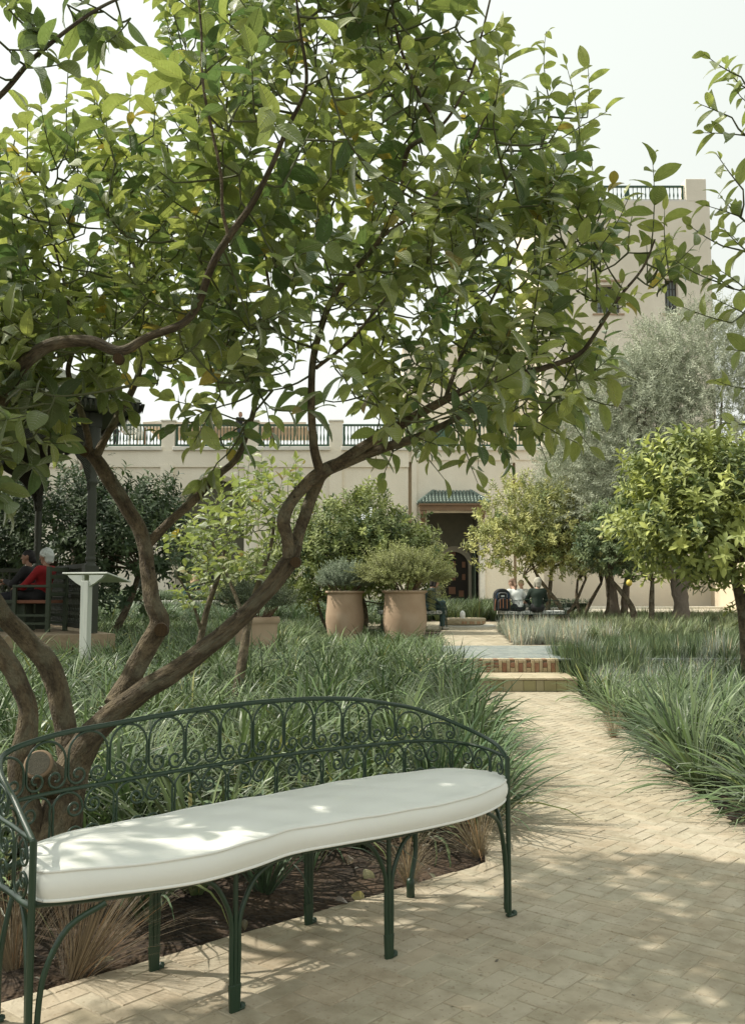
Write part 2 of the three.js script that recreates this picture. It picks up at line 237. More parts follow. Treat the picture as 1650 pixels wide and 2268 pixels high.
  for (let x = xl, i = 0; x < xr - 0.08; i++) {
    const isRed = i % 2 === 1, w = isRed ? 0.055 : 0.045, H = TOP - LOW, long = i % 4 === 1;
    if (!isRed) part('riser_brick', wuv(box(w - 0.005, H - 0.008, 0.02, x + w / 2, LOW + H / 2, -STEP2 - 0.006, 0, 0.003)), buff[i % 4 ? 1 : 0], steps);
    else { const a = long ? 0.0 : 0.062, b = long ? H - 0.035 : H - 0.03; part('riser_brick', wuv(box(w - 0.004, b - a - 0.004, 0.022, x + w / 2, LOW + (a + b) / 2, -STEP2 - 0.004, 0, 0.003)), red[i % 3], steps); part('riser_brick', wuv(box(w - 0.004, long ? 0.03 : 0.056, 0.02, x + w / 2, long ? LOW + H - 0.018 : LOW + 0.03, -STEP2 - 0.006, 0, 0.003)), buff[0], steps); }
    part('edge_brick', wuv(box(w - 0.005, 0.02, 0.15, x + w / 2, TOP + 0.002 + R(0, 0.002), -STEP2 - 0.09, 0, 0.004)), isRed && !long ? std([0.40, 0.26, 0.17], 0.9, { map: brickMap }) : slabM[i % 3], steps);
    x += w;
  }
  // the grey-blue tiled cross path with its pale border, then the upper brick path and the fountain court
  const cross = struct('tiled_cross_path', wuv(box(3.9, 0.02, 2.9, 2.95, TOP - 0.014, -(STEP2 + 0.17 + 1.45))), std([0.30, 0.31, 0.29], 0.9, { map: grainMap }));
  const tones = [[0.26, 0.295, 0.285], [0.30, 0.33, 0.315], [0.225, 0.265, 0.26], [0.335, 0.36, 0.335]].map((c) => C(...c)), ms = [], cs = [];
  for (let x = 1.05; x < 4.85; x += 0.104) for (let d = STEP2 + 0.2; d < 14.72; d += 0.104) { ms.push(M4(V(x, TOP - 0.0005 + R(-0.001, 0.001), -d), new THREE.Quaternion().setFromEuler(new THREE.Euler(R(-0.014, 0.014), 0, R(-0.014, 0.014))), 1)); cs.push(tones[Math.floor(rnd() * 4)].clone().multiplyScalar(R(0.85, 1.15))); }
  instances('glazed_tiles', new RoundedBoxGeometry(0.1, 0.008, 0.1, 1, 0.003), phy([1, 1, 1], 0.35, { clearcoat: 0.3, clearcoatRoughness: 0.25 }), ms, cs, cross);
  for (let x = 1.05, i = 0; x < 4.75; x += 0.152, i++) part('border_brick', wuv(box(0.146, 0.02, 0.075, x + 0.07, TOP - 0.004 + R(0, 0.002), -14.79, 0, 0.004)), slabM[i % 3], cross);
  const upR = (D) => 2.21 + 0.0836 * (D - 15), upL = (D) => 1.18 + 0.06 * (D - 15), court = (x, D) => Math.hypot(x - 2.25, D - 23.6) < 3.0, inUp = (x, D) => (D > 14.86 && D < 22.4 && x > upL(D) && x < upR(D)) || (D > 20 && court(x, D));
  const up = struct('upper_path', [poly([[upL(14.86), 14.86], [upR(14.86), 14.86], [upR(22), 22], [upL(22), 22]], TOP - 0.0055)], mortar);
  part('court_bed', wuv(new THREE.CircleGeometry(3, 40).rotateX(-Math.PI / 2).translate(2.25, TOP - 0.0095, -23.6)), mortar, up);
  part('distant_bricks', joinBricks(herringbone(inUp, (p, c) => inUp(...c) ? p : null, TOP, 0.078, 50, -0.8, 5.4, 14.8, 26.7)), brickStuff, up, 'stuff');
  struct('raised_terrace', wuv(box(40, 1.0, 12.9, -22, 0.3, -40.45)), soil);
  const kerb = struct('terrace_kerb', wuv(box(40.2, 0.14, 0.3, -22, 0.745, -33.96, 0, 0.02)), pale);
  struct('forecourt', wuv(box(70, 0.05, 8, 0, 0.275, -43.2)), std([0.55, 0.50, 0.40], 0.95, { map: grainMap }));
}

// ---------------------------------------------------------------- the palace: long wall with parapet, porch, set-back storey, tower, side wall
const D0 = 47;
const nx = (x, D = D0) => N(x, 1300, D).x, ny = (y, D = D0) => N(931, y, D).y;
function railing(parent, x0, x1, y0, y1, z, pitch) {
  const g = [], n = Math.max(2, Math.round((x1 - x0 - 0.16) / pitch)), H = y1 - y0;
  const b = lathe([[0.0, 0], [0.028, 0], [0.03, H * 0.12], [0.02, H * 0.2], [0.045, H * 0.36], [0.04, H * 0.45], [0.018, H * 0.62], [0.026, H * 0.8], [0.026, H]], 7);
  for (let i = 0; i <= n; i++) g.push(b.clone().translate(x0 + 0.1 + (x1 - x0 - 0.2) * i / n, y0, z));
  const r = part('railing', [box(x1 - x0, 0.10, 0.11, (x0 + x1) / 2, y1 - 0.02, z), box(x1 - x0, 0.10, 0.10, (x0 + x1) / 2, y0 + 0.05, z), box(0.09, H - 0.18, 0.09, x0 + 0.05, y0 + H / 2, z), box(0.09, H - 0.18, 0.09, x1 - 0.05, y0 + H / 2, z)], ironFar, parent);
  part('balusters', g, ironFar, r, 'stuff');
}
const arch = (cx, y0, w, top, n = 20) => { const r = w / 2, yc = top - r, p = [[cx - r, y0]]; for (let i = 0; i <= n; i++) { const a = Math.PI - Math.PI * i / n; p.push([cx + r * Math.cos(a), yc + r * Math.sin(a)]); } p.push([cx + r, y0]); return p; };
{
  const h = thing('garden_palace', 'long sand coloured palace wall with green tiled porch and balustraded roof terrace', 'building', [0, 0, 0]);
  const base = 0.2, top = ny(1127), xL = nx(-700), xRt = nx(1357);
  const rect = (a, b, y0, y1) => [[a, y0], [b, y0], [b, y1], [a, y1]];
  const pO = [nx(1066), nx(1197), 0.24, ny(1280)], slots = [[1020.6, 1029, 1154], [1282, 1289.4, 1156], [34, 42, 1180]];
  const holes = [rect(pO[0], pO[1], pO[2], pO[3]), ...slots.map(([a, b, t]) => rect(nx(a), nx(b), 0.3, ny(t))), arch(nx(538), 0.26, 3.4, ny(1199)), arch(nx(905), 4.0, 1.0, ny(1216))];
  part('wall', wuv(extrude(rect(xL, xRt, base, top), 0.5, holes).translate(0, 0, -D0 - 0.5)), plaster, h);
  const dim = std([0.55, 0.44, 0.31], 0.9), olive = std([0.10, 0.095, 0.06], 0.8);
  slots.forEach(([a, b, t]) => part('slot_back', box(nx(b) - nx(a) + 0.1, ny(t), 0.05, (nx(a) + nx(b)) / 2, ny(t) / 2 + 0.1, -D0 - 0.35), dim, h));
  part('arch_door', wuv(box(3.6, ny(1190), 0.06, nx(538), ny(1190) / 2, -D0 - 0.54)), olive, h);
  part('arch_surround', wuv(extrude(arch(nx(538), 0.28, 3.9, ny(1199) + 0.25), 0.05, [arch(nx(538), 0.3, 3.4, ny(1199))]).translate(0, 0, -D0 + 0.002)), std([0.42, 0.38, 0.28], 0.9, { map: grainMap }), h);
  part('small_window', box(1.1, 1.4, 0.05, nx(905), ny(1230), -D0 - 0.54), olive, h);
  // band under the parapet, pilasters, ledges, pillars
  part('parapet_band', wuv(box(nx(1022) - xL, top - ny(1168), 0.1, (nx(1022) + xL) / 2, (top + ny(1168)) / 2, -D0 + 0.05)), plaster, h);
  part('parapet_band', wuv(box(xRt - nx(1290), top - ny(1150), 0.08, (xRt + nx(1290)) / 2, (top + ny(1150)) / 2, -D0 + 0.04)), plaster, h);
  part('porch_surround', wuv(extrude(rect(nx(1029.5), nx(1281.5), 0.26, top), 0.08, [rect(nx(1042), nx(1270), 0.3, ny(1151))]).translate(0, 0, -D0 + 0.001)), plaster, h);
  const pill = [[-30, 2], [190 - 380, 222 - 380], [401, 433], [612, 643], [823, 855], [1031, 1042], [1186, 1198]];
  for (const [a, b] of pill) {
    if (b < 1000) part('pilaster', wuv(box(nx(b) - nx(a), ny(1168), 0.16, (nx(a) + nx(b)) / 2, ny(1168) / 2 + 0.1, -D0 + 0.08)), plaster, h);
    part('pillar', wuv(box(nx(b) - nx(a), ny(1054) - top, 0.5, (nx(a) + nx(b)) / 2, (ny(1054) + top) / 2, -D0 - 0.2)), plaster, h);
    part('pillar_cap', wuv(box(nx(b) - nx(a) + 0.12, 0.1, 0.62, (nx(a) + nx(b)) / 2, ny(1054) + 0.05, -D0 - 0.2, 0, 0.03)), trim, h);
  }
  const gaps = [[-190 + 32, -30], [2, 401], [433, 612], [643, 823], [855, 1031], [1042, 1186], [1198, 1357]];
  for (const [a, b] of gaps) { part('ledge', wuv(box(nx(b) - nx(a) + 0.1, 0.2, 0.34, (nx(a) + nx(b)) / 2, ny(1122), -D0 + 0.07, 0, 0.03)), trim, h); railing(h, nx(a) + 0.02, nx(b) - 0.02, ny(1115), ny(1060), -D0 - 0.2, 0.17); }
  part('terrace_floor', wuv(box(xRt - xL, 0.6, 14, (xL + xRt) / 2, top + 0.12, -D0 - 7.52)), std([0.5, 0.42, 0.32], 0.9), h);
  part('side_wall', wuv(box(0.4, top - base - 0.3, 14, xL + 0.2, (top - 0.3 + base) / 2, -D0 - 7.52)), plaster, h);
  // porch room with its inner arch and carved door
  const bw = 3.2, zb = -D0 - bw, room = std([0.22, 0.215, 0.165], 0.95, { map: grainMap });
  part('porch_back_wall', wuv(extrude(rect(pO[0] - 0.6, pO[1] + 0.6, 0.24, pO[3] + 0.5), 0.3, [arch(nx(1134, D0 + bw), 0.26, 1.5, ny(1379, D0 + bw))]).translate(0, 0, zb - 0.3)), room, h);
  part('arch_moulding', extrude(arch(nx(1134, D0 + bw), 0.27, 1.98, ny(1379, D0 + bw) + 0.3), 0.04, [arch(nx(1134, D0 + bw), 0.28, 1.5, ny(1379, D0 + bw))]).translate(0, 0, zb + 0.002), std([0.44, 0.41, 0.33], 0.9), h);
  for (const s of [0, 1]) part('porch_side_wall', wuv(box(0.3, pO[3] + 0.4, bw - 0.52, s ? pO[1] + 0.18 : pO[0] - 0.18, (pO[3] + 0.9) / 2, -D0 - 0.51 - (bw - 0.52) / 2)), room, h);
  part('porch_ceiling', box(pO[1] - pO[0] + 0.7, 0.1, bw - 0.5, (pO[0] + pO[1]) / 2, pO[3] + 0.35, -D0 - 0.5 - (bw - 0.5) / 2), brownWood, h);
  part('porch_floor', box(pO[1] - pO[0] + 0.7, 0.05, bw + 0.4, (pO[0] + pO[1]) / 2, 0.27, -D0 - (bw + 0.4) / 2), std([0.35, 0.3, 0.22], 0.7), h);
  part('open_door_leaf', box(0.06, 3.0, 1.5, nx(1186) + 0.05, 1.8, -D0 - 1.2), std([0.05, 0.075, 0.05], 0.5), h);
  const door = part('carved_door', box(1.7, ny(1372, D0 + bw) - 0.3, 0.08, nx(1134, D0 + bw), (ny(1372, D0 + bw) + 0.3) / 2, zb - 0.36), std([0.03, 0.022, 0.014], 0.6), h);
  const carved = std([0.34, 0.17, 0.10], 0.6, { bumpMap: grain, bumpScale: 0.02 });
  for (const [x, y, w, hh] of [[1132, 1384, 15, 9], [1132, 1411, 15, 17], [1160, 1411, 8, 15], [1108, 1411, 8, 15], [1132, 1442, 15, 17], [1160, 1442, 8, 15], [1131, 1476, 17, 18], [1154, 1484, 13, 16]]) { const a = N(x, y, D0 + bw), s = (D0 + bw) / 2350; part('door_panel', wuv(box(w * s, hh * s, 0.05, a.x, a.y, zb - 0.315, 0, 0.01)), carved, door); }
  // tiled hip roof on a carved beam
  const porch = part('porch_beam', wuv(box(nx(1213) - nx(1046), ny(1265) - ny(1280), 0.25, (nx(1213) + nx(1046)) / 2, (ny(1265) + ny(1280)) / 2, -D0 + 0.95)), brownWood, h);
  for (const s of [0, 1]) { const x = s ? nx(1210) - 0.2 : nx(1048) + 0.17; part('corbel', [box(0.3, 0.16, 1.0, x, ny(1285), -D0 + 0.57), box(0.26, 0.2, 0.7, x, ny(1293), -D0 + 0.42), box(0.22, 0.25, 0.4, x, ny(1303), -D0 + 0.27), box(0.18, 0.3, 0.2, x, ny(1314), -D0 + 0.17)], brownWood, porch); part('jamb', wuv(box(0.26, ny(1320) - 0.3, 0.12, s ? pO[1] + 0.13 : pO[0] - 0.13, (ny(1320) + 0.3) / 2, -D0 + 0.061)), trim, porch); }
  const yE = ny(1263), yT = ny(1229), zE = 1.15, xa = nx(1043), xb = nx(1217), xc = nx(1085), xd = nx(1175);
  part('roof_deck', [box(xb - xa - 0.06, 0.08, zE - 0.1, (xa + xb) / 2, yE - 0.05, -D0 + zE / 2 + 0.08)], brownWood, porch);
  const deck = new THREE.BufferGeometry(); deck.setAttribute('position', new THREE.Float32BufferAttribute([xa, yE, zE - D0, xb, yE, zE - D0, xd, yT, 0.02 - D0, xa, yE, zE - D0, xd, yT, 0.02 - D0, xc, yT, 0.02 - D0, xa, yE, zE - D0, xc, yT, 0.02 - D0, xa, yE, 0.02 - D0, xb, yE, zE - D0, xb, yE, 0.02 - D0, xd, yT, 0.02 - D0], 3)); deck.computeVertexNormals();
  part('roof_slope', deck, tileGreen, porch);
  const tiles = [], lenT = Math.hypot(zE, yT - yE);
  for (let x = xa + 0.09; x < xb - 0.05; x += 0.172) {
    const t = x < xc ? (x - xa) / (xc - xa) : x > xd ? (xb - x) / (xb - xd) : 1, rows = Math.max(1, Math.round(t * 6));
    for (let k = 0; k < rows; k++) { const f0 = k / 6, f1 = Math.min(t, (k + 1.12) / 6), m = (a, y) => V(x, yE + (yT - yE) * a + y, zE - zE * a - D0); tiles.push(tube([m(f0, 0.05), m(f1, 0.035)], [0.082, 0.068], { radial: 8, smooth: false })); }
  }
  for (const [x0, x1, s] of [[xa, xc, 1], [xb, xd, -1]]) { for (let k = 0; k < 9; k++) { const a = k / 9, b = (k + 1.1) / 9; tiles.push(tube([V(x0 + (x1 - x0) * a, yE + (yT - yE) * a + 0.07, zE * (1 - a) - D0), V(x0 + (x1 - x0) * Math.min(1, b), yE + (yT - yE) * Math.min(1, b) + 0.055, zE * (1 - Math.min(1, b)) - D0)], [0.09, 0.075], { radial: 8, smooth: false })); } for (let z = 0.1; z < zE - 0.1; z += 0.172) { const t = 1 - z / zE; tiles.push(tube([V(x0 - s * 0.02, yE + 0.05, z - D0), V(x0 + (x1 - x0) * t, yE + (yT - yE) * t + 0.04, z - D0)], 0.075, { radial: 7, smooth: false })); } }
  part('roof_tiles', tiles, tileGreen, porch, 'stuff');

  // set-back upper storey on the terrace
  const u = thing('upper_storey', 'plain sand coloured storey set back behind the roof railing beside the tower', 'building');
  part('wall', wuv(box(nx(1341, 52) + 0.3 - nx(1010, 52), ny(868, 52) - top, 6, (nx(1341, 52) + 0.3 + nx(1010, 52)) / 2, (ny(868, 52) + top) / 2, -55.05)), plaster, u);
  part('coping', wuv(box(nx(1341, 52) + 0.4 - nx(1010, 52), 0.15, 6.2, (nx(1341, 52) + 0.3 + nx(1010, 52)) / 2, ny(868, 52) + 0.075, -55.05)), trim, u);
  part('shutter', [box(1.3, 2.2, 0.06, nx(1093, 52), top + 1.15, -52.0), ...[-0.3, 0.3].map((k) => box(0.5, 1.8, 0.03, nx(1093, 52) + k, top + 1.15, -51.96))], ironFar, u);

  // tower
  const D1 = 50, t = thing('tower', 'tall square sand coloured tower with green balustrade between corner pillars', 'tower');
  const X0 = nx(1357, D1), X1 = nx(1797, D1), Yt = ny(503, D1), depth = 8;
  const wins = [[1500, 1562, 712, 782], [1676, 1710, 696, 782]];
  part('wall', wuv(extrude(rect(X0, X1, 0.2, Yt), 0.5, wins.map(([a, b, c, d]) => rect(nx(a, D1), nx(b, D1), ny(d, D1), ny(c, D1)))).translate(0, 0, -D1 - 0.5)), plaster, t);
  part('tower_body', wuv(box(X1 - X0, Yt - 0.2, depth - 0.56, (X0 + X1) / 2, (Yt + 0.2) / 2, -D1 - 0.56 - (depth - 0.56) / 2)), plaster, t);
  for (const [a, b, c, d] of wins) { const w = nx(b, D1) - nx(a, D1), hh = ny(c, D1) - ny(d, D1), cx = (nx(a, D1) + nx(b, D1)) / 2, cy = (ny(c, D1) + ny(d, D1)) / 2; const f = part('window', box(w - 0.02, hh - 0.02, 0.04, cx, cy, -D1 - 0.42), std([0.19, 0.22, 0.21], 0.25), t); const bars = [box(w, 0.07, 0.06, cx, cy + hh / 2 - 0.04, -D1 - 0.37), box(w, 0.07, 0.06, cx, cy - hh / 2 + 0.04, -D1 - 0.37)]; for (let k = 0; k <= 4; k++) bars.push(box(0.05, hh - 0.16, 0.05, cx - w / 2 + 0.03 + (w - 0.06) * k / 4, cy, -D1 - 0.37)); for (let k = 1; k < 4; k++) bars.push(box(w - 0.1, 0.04, 0.03, cx, cy - hh / 2 + hh * k / 4, -D1 - 0.385)); part('frame', bars, std([0.06, 0.055, 0.045], 0.6), f); part('lintel', wuv(box(w + 0.4, 0.1, 0.09, cx, cy + hh / 2 + 0.22, -D1 + 0.03)), std([0.42, 0.30, 0.20], 0.9), f); part('sill', box(w + 0.4, 0.08, 0.1, cx, cy - hh / 2 - 0.08, -D1 + 0.03), std([0.42, 0.30, 0.20], 0.9), f); }
  const py = ny(446, D1);
  for (const z of [0, 1]) for (const [a, b] of [[1357, 1457], [1737, 1790]]) { const w = nx(b, D1) - nx(a, D1); part('pillar', wuv(box(w, py - Yt, 1.1, (nx(a, D1) + nx(b, D1)) / 2, (py + Yt) / 2, -D1 - 0.56 - z * (depth - 1.1), 0, 0.05)), plaster, t); }
  part('parapet_cap', wuv(box(nx(1737, D1) - nx(1457, D1), 0.1, 0.5, (nx(1737, D1) + nx(1457, D1)) / 2, Yt + 0.05, -D1 - 0.25)), trim, t);
  for (const [a, b] of [[1459, 1527], [1527, 1589], [1589, 1663], [1663, 1735]]) railing(t, nx(a, D1), nx(b, D1), Yt + 0.1, ny(461, D1), -D1 - 0.25, 0.22);
  // low wall turning towards the viewer on the right
  const w = thing('side_garden_wall', 'sunlit sand wall running towards the viewer below the olive trees', 'wall', [18.15, 0.2, -50.2], 0);
  const g = wuv(box(0.4, 3.6, 26, 0, 1.8, 13, 0)); part('wall', g, plasterRight, w); part('coping', box(0.5, 0.1, 26.1, 0, 3.65, 13), trim, w); w.rotation.y = Math.atan2(-2.6, 12);
  const k = thing('plinth_strip', 'pale low kerb in front of the tower wall behind the olive trunks', 'kerb', [14.5, 0.28, -46]); part('kerb', wuv(box(12, 0.14, 0.5, 0, 0.07, 0, 0, 0.02)), pale, k);
}
// on the roof terrace
{
  const ty = ny(1127) + 0.42;
  const para = (x, y, D, label) => { const b = N(x, 1115, D), t = thing('closed_parasol', label, 'parasol', [b.x, ty, -D], 0, 'parasols on the roof terrace'), H = N(x, y, D).y - ty, pts = []; for (let i = 0; i <= 10; i++) { const f = i / 10; pts.push([0.03 + 0.30 * Math.pow(1 - f, 0.75) * (f < 0.05 ? 0.85 : 1), H * (0.38 + 0.6 * f)]); } const g = lathe(pts, 40), p = g.attributes.position; for (let i = 0; i < p.count; i++) { const a = Math.atan2(p.getZ(i), p.getX(i)), k = 1 + 0.14 * Math.cos(a * 8); p.setX(i, p.getX(i) * k); p.setZ(i, p.getZ(i) * k); } g.computeVertexNormals(); part('canopy', g, std([0.62, 0.62, 0.56], 0.9), t); part('pole', tube([V(0, 0, 0), V(0, H, 0)], 0.03, { smooth: false }), pale, t); part('base', lathe([[0, 0], [0.3, 0], [0.28, 0.08], [0.05, 0.12], [0, 0.12]]), pale, t); part('finial', lathe([[0, H + 0.14], [0.03, H + 0.1], [0.05, H + 0.04], [0.02, H - 0.02]], 10), pale, t); };
  para(323, 1028, 49, 'closed white parasol on the roof terrace, the taller of the two');
  para(345, 1044, 50.5, 'closed white parasol on the roof terrace, the shorter one right of the other');
  const a = N(357, 1115, 51), c = thing('terrace_awning', 'long beige fabric awning on posts above the roof terrace', 'awning', [a.x, ty, -51]), L = N(765, 1115, 51).x - a.x, H = N(357, 1043, 51).y - ty;
  part('canopy', wuv(box(L, 0.06, 4, L / 2, H - 0.35, -2).rotateX(-0.06)), std([0.62, 0.54, 0.44], 0.9), c); part('valance', box(L, 0.3, 0.04, L / 2, H - 0.42, 0.02), std([0.60, 0.52, 0.42], 0.9), c);
  for (let i = 0; i <= 5; i++) part('post', box(0.09, H - 0.5, 0.09, 0.1 + (L - 0.2) * i / 5, (H - 0.5) / 2, -0.1), brownWood, c);
  part('fold_rail', [tube([V(0, H - 0.3, 0), V(L / 12, H - 0.02, -1), V(L / 6, H - 0.3, 0)], 0.03, { smooth: false })], pale, c);
}

// ---------------------------------------------------------------- wrought iron bench: local x along the seat, -z to the back
const BO = V(-0.81, 0, -2.309), BTURN = Math.atan2(0.6597, 0.7515);
const bench = thing('iron_bench', 'dark green wrought iron garden bench with scrolled back, nearest the viewer', 'bench', BO, BTURN);
{
  const path = [[0, 0, .55], [0, .06, .585], [.005, .15, .63], [.01, .26, .68], [.06, .355, .71], [.2, .392, .737], [.4, .398, .754], [.7, .402, .772], [1.0, .405, .776], [1.3, .403, .76], [1.5, .40, .728], [1.65, .39, .695], [1.745, .335, .655], [1.778, .25, .625], [1.77, .14, .60], [1.745, .06, .582], [1.722, 0, .55]];
  const plan = new THREE.CatmullRomCurve3(path.map(([s, t]) => V(s, 0, -t)), false, 'centripetal'), topc = new THREE.CatmullRomCurve3(path.map(([s, t, y]) => V(s, y, -t)), false, 'centripetal');
  const LEN = plan.getLength(), MID = (u) => 0.555 + 0.035 * Math.sin(Math.PI * sat(u / LEN)), FR = 0.40;
  const pt = (u, y) => { const p = plan.getPointAt(sat(u / LEN)); return V(p.x, y, p.z); };
  const topY = (u) => { const p = plan.getPointAt(sat(u / LEN)); let best = 0, bd = 9; for (let i = 0; i <= 200; i++) { const q = topc.getPoint(i / 200), d = (q.x - p.x) ** 2 + (q.z - p.z) ** 2; if (d < bd) { bd = d; best = q.y; } } return best; };
  const rod = (pts, r, more = {}) => tube(pts, r, { radial: 7, steps: 4, ...more });
  part('top_rail', rod(Array.from({ length: 70 }, (_, i) => topc.getPoint(i / 69)), 0.0078, { radial: 10, smooth: false }), iron, bench);
  part('middle_rail', rod(Array.from({ length: 70 }, (_, i) => pt(LEN * i / 69, MID(LEN * i / 69))), 0.006, { smooth: false }), iron, bench);
  part('seat_rail', rod(Array.from({ length: 70 }, (_, i) => pt(LEN * i / 69, FR)), 0.009, { smooth: false }), iron, bench);
  const spiral = (cu, cy, r, a0, dir, turns = 1.3) => Array.from({ length: 22 }, (_, i) => { const f = i / 21, a = a0 + dir * f * turns * Math.PI * 2, q = r * (1 - 0.78 * f); return [cu + Math.cos(a) * q, cy + Math.sin(a) * q]; });
  const wire = (uy, r = 0.0038) => rod(uy.map(([u, y]) => pt(u, y)), r, { smooth: false, radial: 6 });
  // upper row: arches whose ends curl inwards
  const n = 18, W = (LEN - 0.10) / n;
  for (let i = 0; i < n; i++) {
    const u0 = 0.05 + W * i + 0.004, u1 = u0 + W - 0.008, um = (u0 + u1) / 2, yb = MID(um) + 0.008, yt = Math.min(topY(u0 + 0.02), topY(u1 - 0.02), topY(um)) - 0.006, h = yt - yb;
    if (h < 0.05) continue;
    const r = Math.min((u1 - u0) * 0.245, h * 0.3), ar = (u1 - u0) / 2, ah = Math.min(ar, h * 0.45), L = spiral(u0 + r, yb + r, r, Math.PI, 1).reverse(), Rr = spiral(u1 - r, yb + r, r, 0, -1), A = [];
    for (let k = 0; k <= 14; k++) { const a = Math.PI - Math.PI * k / 14; A.push([um + Math.cos(a) * ar, yt - ah + Math.sin(a) * ah]); }
    part('scroll', wire([...L, ...A, ...Rr]), iron, bench);
  }
  // lower row: stems with a pair of ram's horns above and below
  const m = 12, W2 = (LEN - 0.06) / m;
  for (let i = 0; i < m; i++) {
    const uc = 0.03 + W2 * (i + 0.5), yt = MID(uc) - 0.006, ym = (yt + FR) / 2, g = [];
    for (const s of [-1, 1]) for (const v of [1, -1]) {
      const Y = (y) => v > 0 ? y : 2 * ym - y, r = 0.026, cu = uc + s * (W2 / 2 - r - 0.003), cy = yt - 0.047, A = [[uc + s * 0.004, Y(ym)], [uc + s * 0.006, Y(cy)]];
      const ax = s * (cu + s * r - uc) / 2;
      for (let k = 1; k <= 10; k++) { const a = Math.PI - Math.PI * k / 10; A.push([uc + s * (ax + Math.cos(a) * ax * 0.97), Y(cy + Math.sin(a) * 0.047)]); }
      g.push(wire([...A, ...spiral(cu, cy, r, 0, -1).map(([u, y]) => [s > 0 ? u : 2 * cu - u, Y(y)])]));
    }
    part('scroll', g, iron, bench);
  }
  // front edge of the frame and legs
  const front = [[0, 0], [.2, -.075], [.4, -.105], [.6, -.09], [.78, -.06], [.95, -.085], [1.15, -.105], [1.35, -.10], [1.55, -.06], [1.722, 0]];
  const fc = new THREE.CatmullRomCurve3(front.map(([s, t]) => V(s, FR - 0.002, -t - 0.035)));
  part('seat_front_rail', rod(fc.getPoints(50), 0.011, { smooth: false }), iron, bench);
  for (let i = 1; i < 9; i++) part('seat_bar', rod([V(i * 0.19, FR + 0.004, 0.06), V(i * 0.19, FR + 0.004, -0.39)], 0.006, { smooth: false }), iron, bench);
  const pad = (x, z) => [box(0.04, 0.007, 0.024, x + 0.012, 0.004, z, 0, 0.003), lathe([[0, 0.018], [0.009, 0.014], [0.011, 0.006]], 8).translate(x + 0.028, 0, z)];
  const bundle = (x, z, front, spread = 0.15) => {                   // three bars side by side, the outer two sweeping up into the frame
    const g = [rod([V(x, 0.03, z), V(x, FR, z)], 0.0075, { smooth: false })];
    for (const s of [-1, 1]) g.push(rod([V(x + s * 0.010, 0.05, z), V(x + s * 0.0125, 0.15, z), V(x + s * 0.0135, 0.24, z), V(x + s * 0.03, 0.29, z), V(x + s * 0.07, 0.35, z), V(x + s * spread, FR - 0.008, z + (front ? 0.01 : 0))], 0.0072));
    g.push(extrude([[-0.016, 0.07], [0.016, 0.07], [0.0125, 0.0], [-0.012, 0.0]], 0.008, [], 0.003).translate(x, 0, z - 0.004));
    g.push(...pad(x, z - 0.005)); return g;
  };
  part('leg', bundle(0.574, 0.0, true).concat(rod([V(0.574, FR, 0), V(0.574, FR, 0.09)], 0.008, { smooth: false })), iron, bench);
  part('leg', bundle(1.147, 0.0, true).concat(rod([V(1.147, FR, 0), V(1.147, FR, 0.1)], 0.008, { smooth: false })), iron, bench);
  part('leg', bundle(0.545, -0.4, false, 0.12), iron, bench);
  part('leg', bundle(1.14, -0.406, false, 0.12), iron, bench);
  const post = (x, z, y, br) => { const g = [rod([V(x, 0.0, z), V(x, y, z)], 0.0092, { smooth: false }), ...pad(x, z)]; for (const [dx, dz] of br) { const l = Math.hypot(dx, dz), e = [dx / l, dz / l]; g.push(rod([V(x + e[0] * 0.02, 0.02, z + e[1] * 0.02), V(x + e[0] * 0.021, 0.16, z + e[1] * 0.021), V(x + e[0] * 0.035, 0.25, z + e[1] * 0.035), V(x + dx * 0.5, 0.345, z + dz * 0.5), V(x + dx, FR - 0.008, z + dz)], 0.0075)); } return g; };
  part('leg', post(0, 0, 0.555, [[0.16, 0.06], [0.03, -0.15]]), iron, bench);
  part('leg', post(1.722, 0, 0.555, [[-0.16, 0.045], [0.03, -0.12]]), iron, bench);
  part('leg', post(0.045, -0.365, FR, [[0.13, -0.02]]), iron, bench);
  part('leg', [rod([V(1.646, FR, -0.398), V(1.646, 0.19, -0.398), V(1.643, 0.15, -0.396), V(1.622, 0.09, -0.39), V(1.612, 0.06, -0.388)], 0.0095), lathe([[0, 0.07], [0.013, 0.066], [0.016, 0.05], [0.016, 0.0], [0, 0]], 12).translate(1.61, 0, -0.388)], iron, bench);
}
